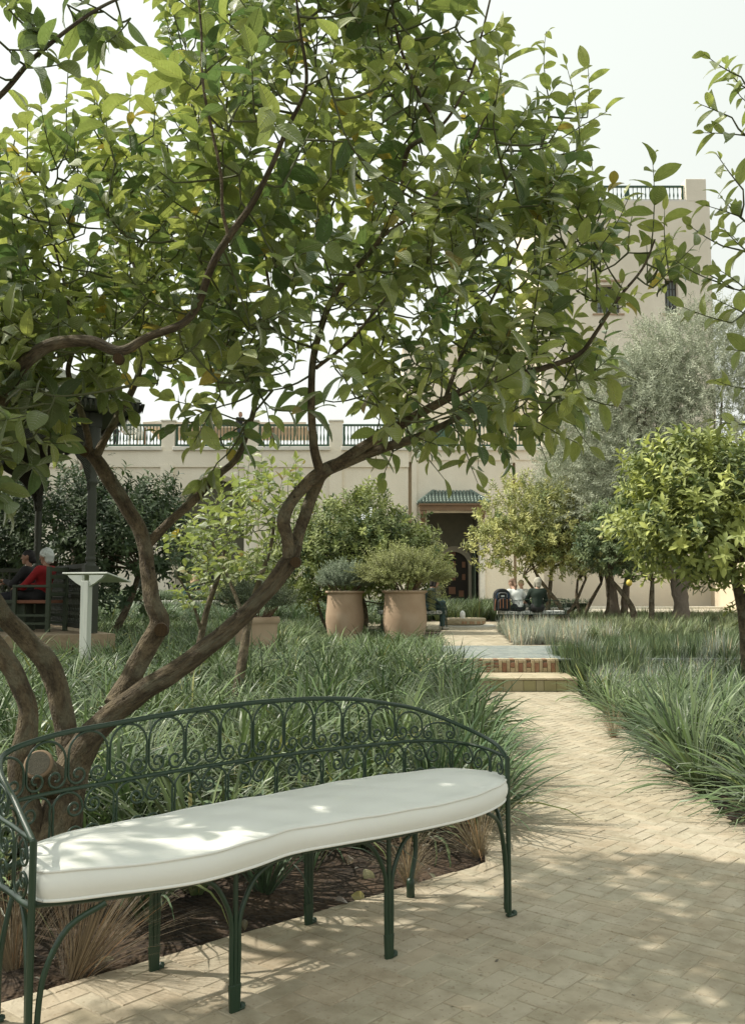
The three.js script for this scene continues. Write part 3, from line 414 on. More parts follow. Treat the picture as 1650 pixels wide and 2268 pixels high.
// cushion: outline in the bench's (along, back) axes, rings from the underside over the edge to the middle
function cushionGeo(fine) {
  const O = [[.025, -.005], [.2, -.075], [.378, -.122], [.558, -.105], [.72, -.066], [.892, -.082], [1.05, -.104], [1.25, -.118], [1.42, -.112], [1.58, -.07], [1.70, -.01], [1.765, .06], [1.775, .13], [1.74, .215], [1.66, .285], [1.5, .335], [1.25, .35], [1.0, .352], [.7, .345], [.414, .325], [.22, .30], [.10, .25], [.045, .16], [.022, .07]];
  const oc = new THREE.CatmullRomCurve3(O.map(([s, t]) => V(s, 0, -t)), true, 'centripetal'), n = fine ? 220 : 60, out = oc.getSpacedPoints(n).slice(0, n), Y0 = 0.410, Y1 = 0.476;
  const spine = (p) => V(Math.min(1.55, Math.max(0.2, p.x)), 0, -0.12 - 0.0 * p.x), rings = [], ins = (k, y, wob) => rings.push(out.map((p) => { const c = spine(p), d = c.clone().sub(p), l = d.length(); const q = p.clone().addScaledVector(d, k > 0.35 ? k : Math.min(k / l, k * 3.3)); const w = wob ? wob * (Math.sin(q.x * 13 + q.z * 5) * 0.5 + Math.sin(q.x * 31 - q.z * 23) * 0.35 + Math.sin(q.x * 7 + q.z * 41) * 0.3) : 0; q.y = y + w; return q; }));
  ins(0.9, Y0 - 0.002); ins(0.5, Y0 - 0.002); ins(0.02, Y0 - 0.001); ins(0.006, Y0 + 0.001); ins(0.0, Y0 + 0.008); ins(-0.006, Y0 + 0.022, 0.001); ins(-0.008, Y0 + 0.036, 0.001); ins(-0.006, Y0 + 0.05, 0.0015); ins(-0.001, Y1 - 0.006, 0.0028); ins(0.002, Y1 - 0.001, 0.003); ins(0.008, Y1 + 0.002, 0.0032); ins(0.02, Y1 + 0.005, 0.0034); ins(0.05, Y1 + 0.009, 0.0036); ins(0.09, Y1 + 0.012, 0.004); ins(0.55, Y1 + 0.014, 0.004); ins(0.75, Y1 + 0.015, 0.004); ins(1, Y1 + 0.016, 0.004);
  const pos = [], uv = [], idx = []; rings.forEach((r) => r.forEach((p) => { pos.push(p.x, p.y, p.z); uv.push(p.x, p.z + p.y); }));
  for (let j = 0; j < rings.length - 1; j++) for (let i = 0; i < n; i++) { const a = j * n + i, b = j * n + (i + 1) % n; idx.push(a, b, a + n, b, b + n, a + n); }
  const g = new THREE.BufferGeometry(); g.setAttribute('position', new THREE.Float32BufferAttribute(pos, 3)); g.setAttribute('uv', new THREE.Float32BufferAttribute(uv, 2)); g.setIndex(idx); g.computeVertexNormals();
  const nr = g.attributes.normal, wv = (x, z) => Math.sin(x * 13 + z * 5) * 0.5 + Math.sin(x * 31 - z * 23) * 0.35 + Math.sin(x * 7 + z * 41) * 0.3; for (let i = 12 * n; i < rings.length * n; i++) { const x = pos[i * 3], z = pos[i * 3 + 2], e = 0.002, k = 0.011, v = V(-k * (wv(x + e, z) - wv(x - e, z)) / (2 * e), 1, -k * (wv(x, z + e) - wv(x, z - e)) / (2 * e)).normalize(); nr.setXYZ(i, v.x, v.y, v.z); }
  return [g, [3, 9].map((k) => tube(rings[k].concat([rings[k][0]]).map((p) => { const c = spine(p), d = p.clone().sub(c).normalize(); return p.clone().addScaledVector(d, 0.003).setY(p.y + (k > 5 ? 0.002 : -0.001)); }), 0.0042, { radial: 6, smooth: false, caps: false }))];
}
const cushion = thing('bench_cushion', 'long white fabric seat cushion with piped edges on the nearest iron bench', 'cushion', BO, BTURN);
{
  const [g, pipes] = cushionGeo(true); part('pad', g, fabric, cushion); for (const p of pipes) part('piping', p, fabric, cushion);
}

// ---------------------------------------------------------------- leaves, shoots, trees
function leafGeo(L, W, fold, curl, wave, n = 7) {
  const pos = [], uv = [], idx = [];
  for (let i = 0; i <= n; i++) { const t = i / n, w = W / 2 * Math.pow(Math.sin(Math.PI * Math.min(1, 0.025 + 0.975 * Math.pow(t, 0.92))), 0.76) + (i === n ? 0 : 0.0006), ang = curl * t, y = L * (t - 0.16 * curl * curl * t * t * t), z = -L * curl * 0.5 * t * t; for (const s of [-1, 0, 1]) { pos.push(s * w * Math.cos(fold), y, z + Math.abs(s) * (w * Math.sin(fold) + wave * L * Math.sin(t * 9 + s * 1.3))); uv.push(0.5 + s * 0.5 * w / (W / 2), t); } }
  for (let i = 0; i < n; i++) for (let k = 0; k < 2; k++) { const a = i * 3 + k; idx.push(a, a + 1, a + 3, a + 1, a + 4, a + 3); }
  const g = new THREE.BufferGeometry(); g.setAttribute('position', new THREE.Float32BufferAttribute(pos, 3)); g.setAttribute('uv', new THREE.Float32BufferAttribute(uv, 2)); g.setIndex(idx); g.computeVertexNormals(); return g;
}
const lemonLeaves = [[0.35, 0.35, 0.012], [0.15, 0.75, 0.018], [0.5, 0.15, 0.008], [0.25, 1.05, 0.02], [0.6, 0.6, 0.025]].map(([f, c, w]) => leafGeo(1, 0.52, f, c, w));
const basis = (dir, nrm) => { const z = nrm.clone().addScaledVector(dir, -nrm.dot(dir)).normalize(), x = dir.clone().cross(z); return new THREE.Quaternion().setFromRotationMatrix(new THREE.Matrix4().makeBasis(x, dir, z)); };
const rdir = () => { const z = R(-1, 1), a = R(0, 6.2832), r = Math.sqrt(1 - z * z); return V(r * Math.cos(a), z, r * Math.sin(a)); };
// a leafy shoot: leaves in a spiral along a bending stem
function shoot(base, dir, len, count, size, young, out) {
  const side = rdir(), pts = [base.clone()]; let p = base.clone(), d = dir.clone().normalize(), a = R(0, 6.28);
  const n = 4, bend = V(R(-1, 1), R(0, 1), R(-1, 1)).multiplyScalar(0.12);
  for (let i = 0; i < n; i++) { p = p.clone().addScaledVector(d, len / n); pts.push(p); d.add(bend).normalize(); }
  const curve = new THREE.CatmullRomCurve3(pts);
  for (let i = 0; i < count; i++) {
    const t = 0.12 + 0.88 * (i + R(-0.2, 0.2)) / Math.max(1, count - 1), q = curve.getPoint(sat(t)), T = curve.getTangent(sat(t)), e = side.clone().addScaledVector(T, -side.dot(T)).normalize().applyAxisAngle(T, a); a += 2.4 + R(-0.3, 0.3);
    const tip = t > 0.85, ld = e.multiplyScalar(tip ? 0.5 : 1).addScaledVector(T, tip ? 1 : R(0.35, 0.9)).add(V(0, R(-0.55, 0.15), 0)).normalize();
    const nn = UP.clone().multiplyScalar(R(0.5, 1.2)).add(rdir().multiplyScalar(0.75)).addScaledVector(T, 0.4);
    const s = size * R(0.55, 1.18) * (tip ? R(0.55, 0.85) : 1);
    const y = sat(young + gauss() * 0.2 + (tip ? 0.1 : 0)); let c = mix([0.115, 0.195, 0.058], [0.60, 0.63, 0.15], y); const z = rnd(); if (z < 0.018) c = [0.46, 0.36, 0.06]; else if (z < 0.021) c = [0.36, 0.25, 0.08];
    out.leaves.push({ p: q, q: basis(ld, nn), s: V(s * R(0.8, 1.15), s, s), c: C(...c).multiplyScalar(R(0.8, 1.2)), g: Math.floor(rnd() * lemonLeaves.length) });
  }
  out.twigs.push({ pts, r0: 0.0030, r1: 0.0011 });
}
// joins every shoot to the nearest wood that is already there
function connect(targets, wood, out, maxSeg = 0.07) {
  const nodes = wood.map((p) => p.clone()), near = (p) => { let b = 0, bd = 1e9; for (let i = 0; i < nodes.length; i++) { const d = nodes[i].distanceToSquared(p); if (d < bd) { bd = d; b = i; } } return [b, Math.sqrt(bd)]; };
  targets.map((t) => [t, near(t.p)[1]]).sort((a, b) => a[1] - b[1]).forEach(([t]) => {
    const [b, d] = near(t.p); const a = nodes[b], m = a.clone().lerp(t.p, 0.5).add(V(R(-0.12, 0.12) * d, -0.1 * d + R(-0.08, 0.08) * d, R(-0.12, 0.12) * d)), c = new THREE.QuadraticBezierCurve3(a, m, t.p), n = Math.max(2, Math.ceil(d / maxSeg)), pts = c.getPoints(n);
    for (let i = 1; i <= n; i++) nodes.push(pts[i]);
    out.twigs.push({ pts, r0: 0.0032 + 0.006 * Math.min(1, d / 0.7), r1: 0.0026 });
    t.dir = t.dir || c.getTangent(1).multiplyScalar(0.6).add(t.bias || V(0, 0.7, 0)).add(rdir().multiplyScalar(0.35)).normalize();
  });
}
const limbPts = (list) => list.map(([x, y, D]) => at(x, y, D));
function woodOf(limbs) { const w = []; for (const l of limbs) { const c = new THREE.CatmullRomCurve3(l.p, false, 'centripetal'), n = Math.ceil(c.getLength() / 0.06); for (let i = Math.floor(n * (l.from ?? 0.35)); i <= n; i++) w.push(c.getPoint(i / n)); } return w; }
function dressTree(t, limbs, out, singles, trunkMat = bark) {
  limbs.forEach((l, i) => part(i ? 'limb' : 'trunk', tube(l.p, l.r, { radial: 18, steps: 10, rough: l.rough ?? 0.10 }), trunkMat, t));
  const inv = t.position;
  const tw = out.twigs.map((k) => tube(k.pts, k.pts.map((_, i) => k.r0 + (k.r1 - k.r0) * i / (k.pts.length - 1)), { radial: 5, smooth: false, caps: false }));
  if (tw.length) part('twigs', tw, twigMat, t, 'stuff');
  const L = out.leaves.map((l) => { const [x, y, f] = view(l.p); return { ...l, w: x > -20 && x < 1670 && y > -20 && y < 2280 && f > 0 ? l.s.y / f : 0 }; }).sort((a, b) => b.w - a.w);
  const mats = [...Array(10)].map((_, i) => { const m = lemonLeaf.clone(); m.color = L.length ? L[Math.floor((i + 0.5) / 10 * Math.min(singles, L.length))].c.clone() : C(1, 1, 1); return m; });
  const close = (c) => mats.reduce((b, m) => { const d = Math.abs(m.color.r - c.r) + Math.abs(m.color.g - c.g); return d < b[0] ? [d, m] : b; }, [9, null])[1];
  L.slice(0, singles).forEach((l) => { const m = part('leaf', lemonLeaves[l.g], close(l.c), t); m.position.copy(l.p); m.quaternion.copy(l.q); m.scale.copy(l.s); });
  const rest = L.slice(singles);
  lemonLeaves.forEach((g, k) => { const q = rest.filter((l) => l.g === k); if (q.length) instances('foliage', g, lemonLeaf, q.map((l) => M4(l.p, l.q, l.s)), q.map((l) => l.c), t); });
  return t;
}
const settle = (t, base) => { t.position.copy(base); t.children.forEach((c) => c.position.sub(base)); };
const inPoly = (P, x, y) => { let c = false; for (let i = 0, j = P.length - 1; i < P.length; j = i++) if ((P[i][1] > y) !== (P[j][1] > y) && x < (P[j][0] - P[i][0]) * (y - P[i][1]) / (P[j][1] - P[i][1]) + P[i][0]) c = !c; return c; };

// ---------------------------------------------------------------- the big lemon tree behind the bench
{
  const K = (list) => ({ p: limbPts(list), r: list.map((q) => q[3]) });
  const limbs = [
    { ...K([[92, 2010, 3.46, .105], [112, 1900, 3.5, .085], [138, 1800, 3.55, .074], [166, 1690, 3.6, .062], [230, 1600, 3.6, .048], [300, 1543, 3.6, .042], [400, 1478, 3.6, .036], [500, 1400, 3.6, .034], [580, 1322, 3.6, .033], [636, 1250, 3.6, .034], [655, 1205, 3.6, .028]]), from: 0.9, rough: 0.10 },
    { ...K([[640, 1235, 3.59, .026], [637, 1190, 3.57, .024], [628, 1150, 3.55, .027], [648, 1108, 3.55, .022], [690, 1062, 3.55, .023], [730, 1035, 3.56, .025]]), from: 2 },
    { ...K([[650, 1225, 3.62, .026], [668, 1165, 3.65, .024], [694, 1090, 3.66, .023], [716, 1046, 3.6, .027], [790, 1013, 3.6, .022], [850, 992, 3.6, .0185], [925, 968, 3.6, .017], [985, 940, 3.62, .013], [1060, 900, 3.7, .009]]), from: 0.75 },
    { ...K([[712, 1050, 3.58, .024], [760, 1018, 3.58, .021], [800, 992, 3.56, .019], [905, 930, 3.55, .0175], [985, 886, 3.55, .0165], [1055, 852, 3.55, .0145], [1150, 828, 3.52, .012], [1220, 810, 3.5, .0105], [1285, 782, 3.5, .0085], [1320, 735, 3.46, .0075], [1370, 660, 3.42, .006], [1425, 590, 3.4, .0045], [1450, 530, 3.38, .003]]), from: 0.4 },
    { ...K([[712, 1055, 3.57, .02], [698, 1005, 3.52, .0175], [691, 930, 3.47, .0155], [690, 850, 3.45, .0135], [698, 775, 3.48, .0125], [740, 655, 3.5, .0115], [845, 525, 3.42, .0105], [888, 425, 3.3, .0095], [905, 330, 3.2, .0085], [965, 285, 3.1, .0075], [925, 200, 3.05, .006], [885, 100, 3.0, .005], [865, -10, 2.95, .004]]), from: 0.3 },
    { ...K([[255, 1565, 3.63, .05], [292, 1500, 3.68, .042], [325, 1435, 3.7, .039], [354, 1380, 3.7, .037], [337, 1328, 3.7, .032], [327, 1260, 3.74, .030], [318, 1192, 3.75, .031], [280, 1122, 3.75, .029], [238, 1055, 3.75, .028], [205, 1008, 3.75, .025], [182, 990, 3.73, .018]]), from: 2 },
    { ...K([[212, 1012, 3.75, .02], [232, 975, 3.76, .0155], [265, 915, 3.8, .0145], [300, 850, 3.84, .013], [312, 800, 3.86, .011], [298, 735, 3.9, .009], [310, 640, 3.95, .007], [280, 540, 4.0, .005]]), from: 0.5 },
    { ...K([[198, 1005, 3.74, .017], [196, 970, 3.72, .014], [186, 930, 3.7, .013], [165, 870, 3.66, .0115], [152, 822, 3.64, .010], [165, 760, 3.6, .008], [150, 660, 3.58, .006], [120, 540, 3.56, .004]]), from: 0.5 },
    { ...K([[322, 1212, 3.75, .022], [362, 1170, 3.78, .0175], [425, 1112, 3.82, .017], [475, 1060, 3.86, .0155], [522, 1018, 3.9, .014], [548, 958, 3.98, .0125], [568, 880, 4.04, .011], [572, 790, 4.1, .010], [600, 690, 4.15, .008], [590, 560, 4.2, .006], [620, 440, 4.2, .004]]), from: 0.55 },
    { ...K([[160, 1690, 3.66, .055], [148, 1620, 3.69, .042], [130, 1540, 3.7, .040], [112, 1478, 3.7, .042], [62, 1420, 3.69, .038], [0, 1352, 3.65, .038], [-58, 1250, 3.52, .040], [-72, 1110, 3.34, .036], [-36, 968, 3.12, .030], [0, 893, 3.0, .026], [42, 818, 2.95, .0225], [108, 766, 2.92, .020], [195, 755, 2.9, .0175], [268, 777, 2.9, .0165], [330, 745, 2.9, .0135], [408, 715, 2.9, .0125], [440, 672, 2.9, .012], [464, 602, 2.86, .0115], [500, 535, 2.8, .011], [556, 455, 2.76, .010], [600, 372, 2.72, .0085], [636, 285, 2.7, .007], [678, 190, 2.66, .0055], [664, 60, 2.6, .004], [650, -60, 2.58, .003]]), from: 0.55 },
    { ...K([[508, 526, 2.79, .0065], [494, 470, 2.77, .0055], [490, 390, 2.75, .005], [468, 280, 2.72, .0045], [450, 184, 2.7, .004], [446, 60, 2.68, .0035], [436, -40, 2.66, .003]]), from: 0.2 },
    { ...K([[86, 1900, 3.5, .06], [62, 1800, 3.48, .05], [45, 1700, 3.48, .040], [60, 1622, 3.48, .039], [62, 1570, 3.48, .034], [40, 1505, 3.46, .036], [8, 1452, 3.44, .036], [-50, 1380, 3.4, .034], [-110, 1250, 3.35, .03], [-150, 1080, 3.3, .024], [-130, 900, 3.3, .018], [-150, 700, 3.3, .01]]), from: 0.7 },
    { ...K([[700, 815, 3.47, .008], [770, 760, 3.55, .0065], [830, 690, 3.7, .0055], [905, 600, 3.85, .004]]), from: 0.2 },
    { ...K([[985, 886, 3.55, .009], [1020, 790, 3.65, .0075], [1075, 690, 3.75, .006], [1140, 560, 3.8, .0045], [1190, 430, 3.8, .003]]), from: 0.2 },
    { ...K([[848, 523, 3.42, .007], [920, 470, 3.5, .006], [1010, 380, 3.55, .005], [1080, 250, 3.55, .0035]]), from: 0.2 },
    { ...K([[905, 325, 3.2, .006], [985, 270, 3.15, .0055], [1040, 170, 3.1, .0045], [1068, 70, 3.05, .0038], [1092, -30, 3.02, .003]]), from: 0.1 },
  ];
  const crown = [[-150, 370], [-20, 370], [60, 390], [140, 335], [230, 325], [330, 350], [410, 230], [385, 90], [380, -330], [980, -330], [1040, 60], [1070, 230], [1170, 290], [1280, 330], [1300, 460], [1370, 500], [1480, 540], [1515, 590], [1470, 670], [1370, 720], [1330, 800], [1300, 870], [1180, 930], [1110, 960], [1020, 965], [900, 960], [820, 950], [770, 915], [690, 890], [630, 960], [560, 985], [515, 1040], [430, 1045], [400, 950], [375, 880], [300, 825], [150, 830], [130, 950], [95, 1040], [0, 1060], [-150, 1060]];
  const targets = [];
  for (let k = 0; targets.length < 1010 && k < 60000; k++) {
    const x = R(-150, 1540), y = R(-330, 1060); if (!inPoly(crown, x, y)) continue;
    if (y < 0 && rnd() < 0.45) continue; if (y > 850 && x < 700 && x > 130 && rnd() < 0.5) continue; if (x > 620 && x < 780 && y > 780 && rnd() < 0.5) continue; if (x > 1330 && rnd() < 0.35) continue; if (x > 640 && y > 180 && y < 800 && rnd() < 0.24) continue;
    let mean = 3.72, half = 0.95 * Math.sqrt(Math.max(0.1, 1 - ((x - 650) / 1000) ** 2 - ((y - 480) / 800) ** 2));
    if (y < 330 && x > 360) { mean = 3.35; } if (x < 420 && y < 700) { mean = 3.75; } if (x < 130 && y > 700) { mean = 3.2; half = 0.4; }
    const D = mean + half * R(-1, 1) * 0.95; if (D < 2.35) continue;
    const p = at(x, y, D), young = R(0.02, 0.72);
    targets.push({ p, young, bias: V((x - 650) / 900 * 0.5, y > 850 ? 0.0 : 0.75, 0) });
  }
  // long shoots against the sky and leafy ends of the low limb
  for (const [x, y, D, l] of [[150, 330, 3.4, .42], [205, 280, 3.35, .34], [290, 330, 3.6, .3], [340, 300, 3.5, .25], [1215, 220, 3.7, .34], [1285, 330, 3.6, .36], [1300, 260, 3.7, .22], [1440, 560, 3.4, .38], [1480, 600, 3.4, .26], [1330, 470, 3.5, .22], [1390, 560, 3.5, .22], [1110, 180, 3.4, .2], [60, 380, 3.3, .25], [30, 330, 3.5, .2]])
    targets.push({ p: at(x, y, D), young: R(0.45, 0.7), long: l, bias: V(0, 1.4, 0), dir: V(R(-0.15, 0.15), 1, R(-0.1, 0.1)).normalize() });
  for (const [x, y] of [[870, 1000], [915, 975], [1020, 965], [1050, 935], [1110, 955], [1150, 950], [1190, 925], [1230, 880], [1280, 870], [1320, 890], [1000, 930], [1085, 900], [960, 960]]) targets.push({ p: at(x, y, R(3.45, 3.65)), young: R(0.15, 0.5), dir: V(R(-0.5, 0.6), R(-0.7, -0.1), R(-0.4, 0.4)).normalize(), small: 1 });
  for (let i = 0; i < 52; i++) targets.push({ p: at(R(-110, 320), R(720, 870), R(3.0, 3.75)), young: R(0.25, 0.6), bias: V(0, 0.4, 0) });
  const out = { leaves: [], twigs: [] };
  connect(targets, woodOf(limbs), out);
  for (const t of targets) { const len = t.long || R(0.10, 0.26), n = t.long ? Math.round(t.long * 30) : t.small ? 4 : Math.round(R(6, 12)); shoot(t.p, t.dir, len, n, R(0.080, 0.122), t.young, out); }
  const tree = thing('lemon_tree', 'large leaning lemon tree with several bare brown limbs right behind the near iron bench', 'tree', [0, 0, 0]);
  dressTree(tree, limbs, out, 300);
  // sawn-off stub with a pale rim of healed bark, small knots
  const a = at(122, 1735, 3.52), b = at(86, 1693, 3.34), d = b.clone().sub(a).normalize(), q = aim(d);
  const stub = part('cut_stub', tube([a, a.clone().lerp(b, 0.6), b], [.06, .05, .047], { radial: 16, steps: 4, rough: 0.05 }), bark, tree);
  part('cut_rim', new THREE.TorusGeometry(0.043, 0.009, 8, 28).rotateX(Math.PI / 2).applyQuaternion(q).translate(b.x, b.y, b.z), std([0.27, 0.19, 0.12], 0.85, { map: grainMap }), stub);
  part('cut_face', new THREE.CylinderGeometry(0.042, 0.042, 0.016, 24).applyQuaternion(q).translate(b.x + d.x * 0.003, b.y + d.y * 0.003, b.z + d.z * 0.003), std([0.15, 0.14, 0.10], 0.95, { map: grainMap, bumpMap: barkBump, bumpScale: 0.01 }), stub);
  const knots = []; for (const l of limbs.slice(0, 10)) { const c = new THREE.CatmullRomCurve3(l.p, false, 'centripetal'); for (let i = 0; i < 14; i++) { const t = R(0.05, 0.8), k = t * (l.p.length - 1), j = Math.min(l.r.length - 2, Math.floor(k)), r = l.r[j] + (l.r[j + 1] - l.r[j]) * (k - j), e = rdir(), T = c.getTangent(t); e.addScaledVector(T, -e.dot(T)).normalize(); const p = c.getPoint(t), g = new THREE.SphereGeometry(r * R(0.12, 0.24), 7, 5); g.translate(p.x + e.x * r * 0.97, p.y + e.y * r * 0.97, p.z + e.z * r * 0.97); knots.push(g); } }
  part('knots', knots, bark, tree, 'stuff');
  for (const [x, y, D, r] of [[263, 795, 2.87, .0155], [188, 1000, 3.7, .02], [655, 1245, 3.55, .02], [358, 1395, 3.66, .026]]) { const p = at(x, y, D), e = V(0, 0, 1).addScaledVector(V(p.x, p.y - 1.15, p.z), -0.6).normalize(); part('pruned_end', new THREE.CylinderGeometry(r, r * 1.15, 0.05, 14).applyQuaternion(aim(e)).translate(p.x, p.y, p.z), std([0.40, 0.29, 0.16], 0.9, { map: barkMap }), tree); }
  settle(tree, limbs[0].p[0]);
}
function sideLemon(label, limbs, pts, size, singles, young) {
  const t = thing('lemon_tree', label, 'tree', [0, 0, 0]), K = limbs.map((l) => ({ p: l.map(([x, y, z]) => V(x, y, z)), r: l.map((q) => q[3]), from: 0.6 })), out = { leaves: [], twigs: [] };
  connect(pts, woodOf(K), out); for (const q of pts) shoot(q.p, q.dir, q.len || R(0.1, 0.24), q.n || Math.round(R(5, 10)), size * R(0.85, 1.15), q.young ?? young, out);
  dressTree(t, K, out, singles); settle(t, K[0].p[0]);
}
{ // neighbour on the right: only the tips of its crown reach into the picture
  const pts = []; for (const [x, y, D] of [[1640, 170, 3.2], [1620, 260, 3.2], [1650, 300, 3.25], [1660, 200, 3.3], [1700, 250, 3.3], [1645, 420, 3.2], [1660, 500, 3.3], [1640, 480, 3.3], [1600, 545, 3.25], [1660, 560, 3.2], [1690, 600, 3.3], [1625, 640, 3.25], [1590, 625, 3.25], [1650, 640, 3.2], [1660, 700, 3.3], [1620, 715, 3.2], [1670, 860, 3.2], [1660, 940, 3.2], [1720, 780, 3.3]]) pts.push({ p: at(x, y, D), bias: V(-0.9, 0.35, 0.1), len: R(0.12, 0.2), n: 7 });
  for (let i = 0; i < 110; i++) { const e = rdir(); pts.push({ p: V(2.75 + e.x * 0.75, 2.3 + e.y * 0.95, -3.3 + e.z * 1.2) }); }
  sideLemon('lemon tree at the right edge of which only leafy branch tips are in view', [[[3.2, -0.05, -3.6, .08], [3.05, 0.6, -3.55, .065], [2.9, 1.2, -3.4, .05], [2.7, 1.9, -3.35, .035], [2.5, 2.7, -3.3, .02]], [[2.9, 1.2, -3.4, .035], [2.5, 1.7, -3.3, .022], [2.1, 2.0, -3.25, .012], [1.75, 2.15, -3.2, .006]], [[2.7, 1.9, -3.35, .025], [2.3, 2.4, -3.3, .014], [1.8, 2.75, -3.25, .006]]], pts.filter((q) => { const [x, y, f] = view(q.p); return !(f > 0 && x < 1575 && y > -50); }), 0.088, 90, 0.42);
}
{ // neighbour on the left, over the viewer's shoulder: dark twigs in the upper left corner, shade for bench and paving
  const pts = []; for (const [x, y, D] of [[20, 20, 2.5], [60, 60, 2.5], [100, 40, 2.55], [150, 10, 2.6], [190, 30, 2.6], [230, 25, 2.6], [270, 50, 2.6], [20, 110, 2.45], [50, 150, 2.45], [0, 170, 2.4], [-30, 60, 2.4], [120, 80, 2.5], [290, 40, 2.62]]) pts.push({ p: at(x, y, D), young: 0.2, len: R(0.08, 0.14), n: 6, dir: V(R(-0.6, 0.9), R(-0.7, 0.3), R(-0.4, 0.4)).normalize() });
  for (let i = 0; i < 520; i++) { const e = rdir(), r = Math.cbrt(R(0.1, 1)); const p = V(-2.4 + e.x * r * 1.35, 2.75 + e.y * r * 0.85, -1.85 + e.z * r * 1.4); const [x, y, f] = view(p); if (f > 0.2 && x > -60 && y > -40 && x < 1700) continue; pts.push({ p }); }
  sideLemon('lemon tree whose dark twigs hang into the upper left corner', [[[-2.9, -0.05, -1.9, .09], [-2.8, 0.7, -1.9, .075], [-2.6, 1.5, -1.85, .055], [-2.3, 2.2, -1.8, .035], [-2.1, 2.9, -1.75, .02]], [[-2.6, 1.5, -1.85, .04], [-2.0, 2.05, -2.1, .022], [-1.42, 2.30, -2.4, .011], [-1.05, 2.46, -2.45, .0075], [-0.93, 2.62, -2.48, .006], [-0.78, 2.78, -2.52, .005], [-0.62, 2.92, -2.6, .003]], [[-2.3, 2.2, -1.8, .025], [-1.7, 2.6, -1.4, .015], [-1.2, 2.8, -1.0, .007]]], pts, 0.09, 90, 0.3);
}
// ---------------------------------------------------------------- young citrus in the grass on the left
function youngCitrus(label, limbs, poly, D, spread, n, size, young, singles) {
  const K = limbs.map((l) => ({ p: limbPts(l), r: l.map((q) => q[3]), from: 0.4 })), pts = [], out = { leaves: [], twigs: [] };
  for (let k = 0; pts.length < n && k < 9000; k++) { const x = R(300, 800), y = R(1000, 1420); if (inPoly(poly, x, y)) pts.push({ p: at(x, y, D + R(-1, 1) * spread), bias: V(0, 1.1, 0) }); }
  connect(pts, woodOf(K), out, 0.12); for (const q of pts) shoot(q.p, q.dir, R(0.14, 0.3), Math.round(R(6, 10)), size * R(0.85, 1.15), young + R(-0.15, 0.15), out);
  const t = thing('young_citrus', label, 'tree', [0, 0, 0]); dressTree(t, K, out, singles); settle(t, K[0].p[0]);
}
youngCitrus('taller young citrus with upright shoots left of the two big clay pots', [[[520, 1560, 8.4, .045], [536, 1470, 8.5, .042], [548, 1390, 8.6, .038], [570, 1300, 8.7, .026], [600, 1210, 8.8, .018], [610, 1130, 8.8, .01]], [[552, 1370, 8.6, .02], [590, 1290, 8.5, .016], [650, 1200, 8.4, .01]], [[545, 1380, 8.6, .02], [510, 1290, 8.7, .015], [470, 1200, 8.8, .008]]], [[420, 1180], [470, 1080], [560, 1050], [640, 1040], [690, 1080], [660, 1180], [620, 1290], [560, 1340], [500, 1300], [440, 1260]], 8.7, 0.8, 95, 0.118, 0.42, 120);
youngCitrus('low young citrus with a forked bare stem, left of the taller young citrus', [[[430, 1500, 9.4, .04], [446, 1410, 9.5, .036], [462, 1340, 9.5, .028], [485, 1275, 9.5, .022], [500, 1210, 9.5, .012]], [[447, 1400, 9.5, .018], [425, 1330, 9.4, .013], [390, 1270, 9.3, .008]]], [[355, 1230], [400, 1180], [450, 1170], [520, 1230], [500, 1330], [430, 1370], [370, 1330]], 9.4, 0.6, 46, 0.115, 0.42, 60);

// ---------------------------------------------------------------- bushy citrus further away: sprigs spread over uneven crowns
const smallLeaf = [leafGeo(1, 0.4, 0.35, 0.5, 0.01, 4), leafGeo(1, 0.36, 0.2, 0.9, 0.015, 4), leafGeo(1, 0.42, 0.5, 0.25, 0.0, 4)], narrowLeaf = [leafGeo(1, 0.22, 0.2, 0.3, 0, 3), leafGeo(1, 0.2, 0.3, 0.7, 0, 3)];
function sprigGeo(n, len, size, set, spread = 1) { const g = [tube([V(0, 0, 0), V(0, len, 0)], [0.004, 0.0015], { radial: 4, smooth: false, caps: false })]; let a = R(0, 6); for (let i = 0; i < n; i++) { const t = (i + 0.5) / n, e = V(Math.cos(a), 0, Math.sin(a)); a += 2.4 + R(-0.3, 0.3); const d = e.clone().multiplyScalar(spread).add(V(0, R(0.35, 0.9) + (t > 0.8 ? 0.8 : 0), 0)).normalize(), nn = UP.clone().add(rdir().multiplyScalar(0.6)).addScaledVector(e, -0.4); const s = size * R(0.75, 1.15); g.push(set[i % set.length].clone().applyMatrix4(M4(V(0, len * t, 0), basis(d, nn), V(s, s, s)))); } return join(g); }
const spikyLeaf = [leafGeo(1, 0.36, 0.35, 0.5, 0.01), leafGeo(1, 0.33, 0.2, 0.9, 0.015), leafGeo(1, 0.36, 0.5, 0.25, 0.005)];
const citrusSprigs = [0, 1, 2, 3].map(() => sprigGeo(11, 0.2, 0.1, smallLeaf)), oliveSprigs = [0, 1, 2].map(() => sprigGeo(16, 0.34, 0.075, narrowLeaf)), shrubSprigs = [0, 1, 2].map(() => sprigGeo(14, 0.16, 0.05, smallLeaf));
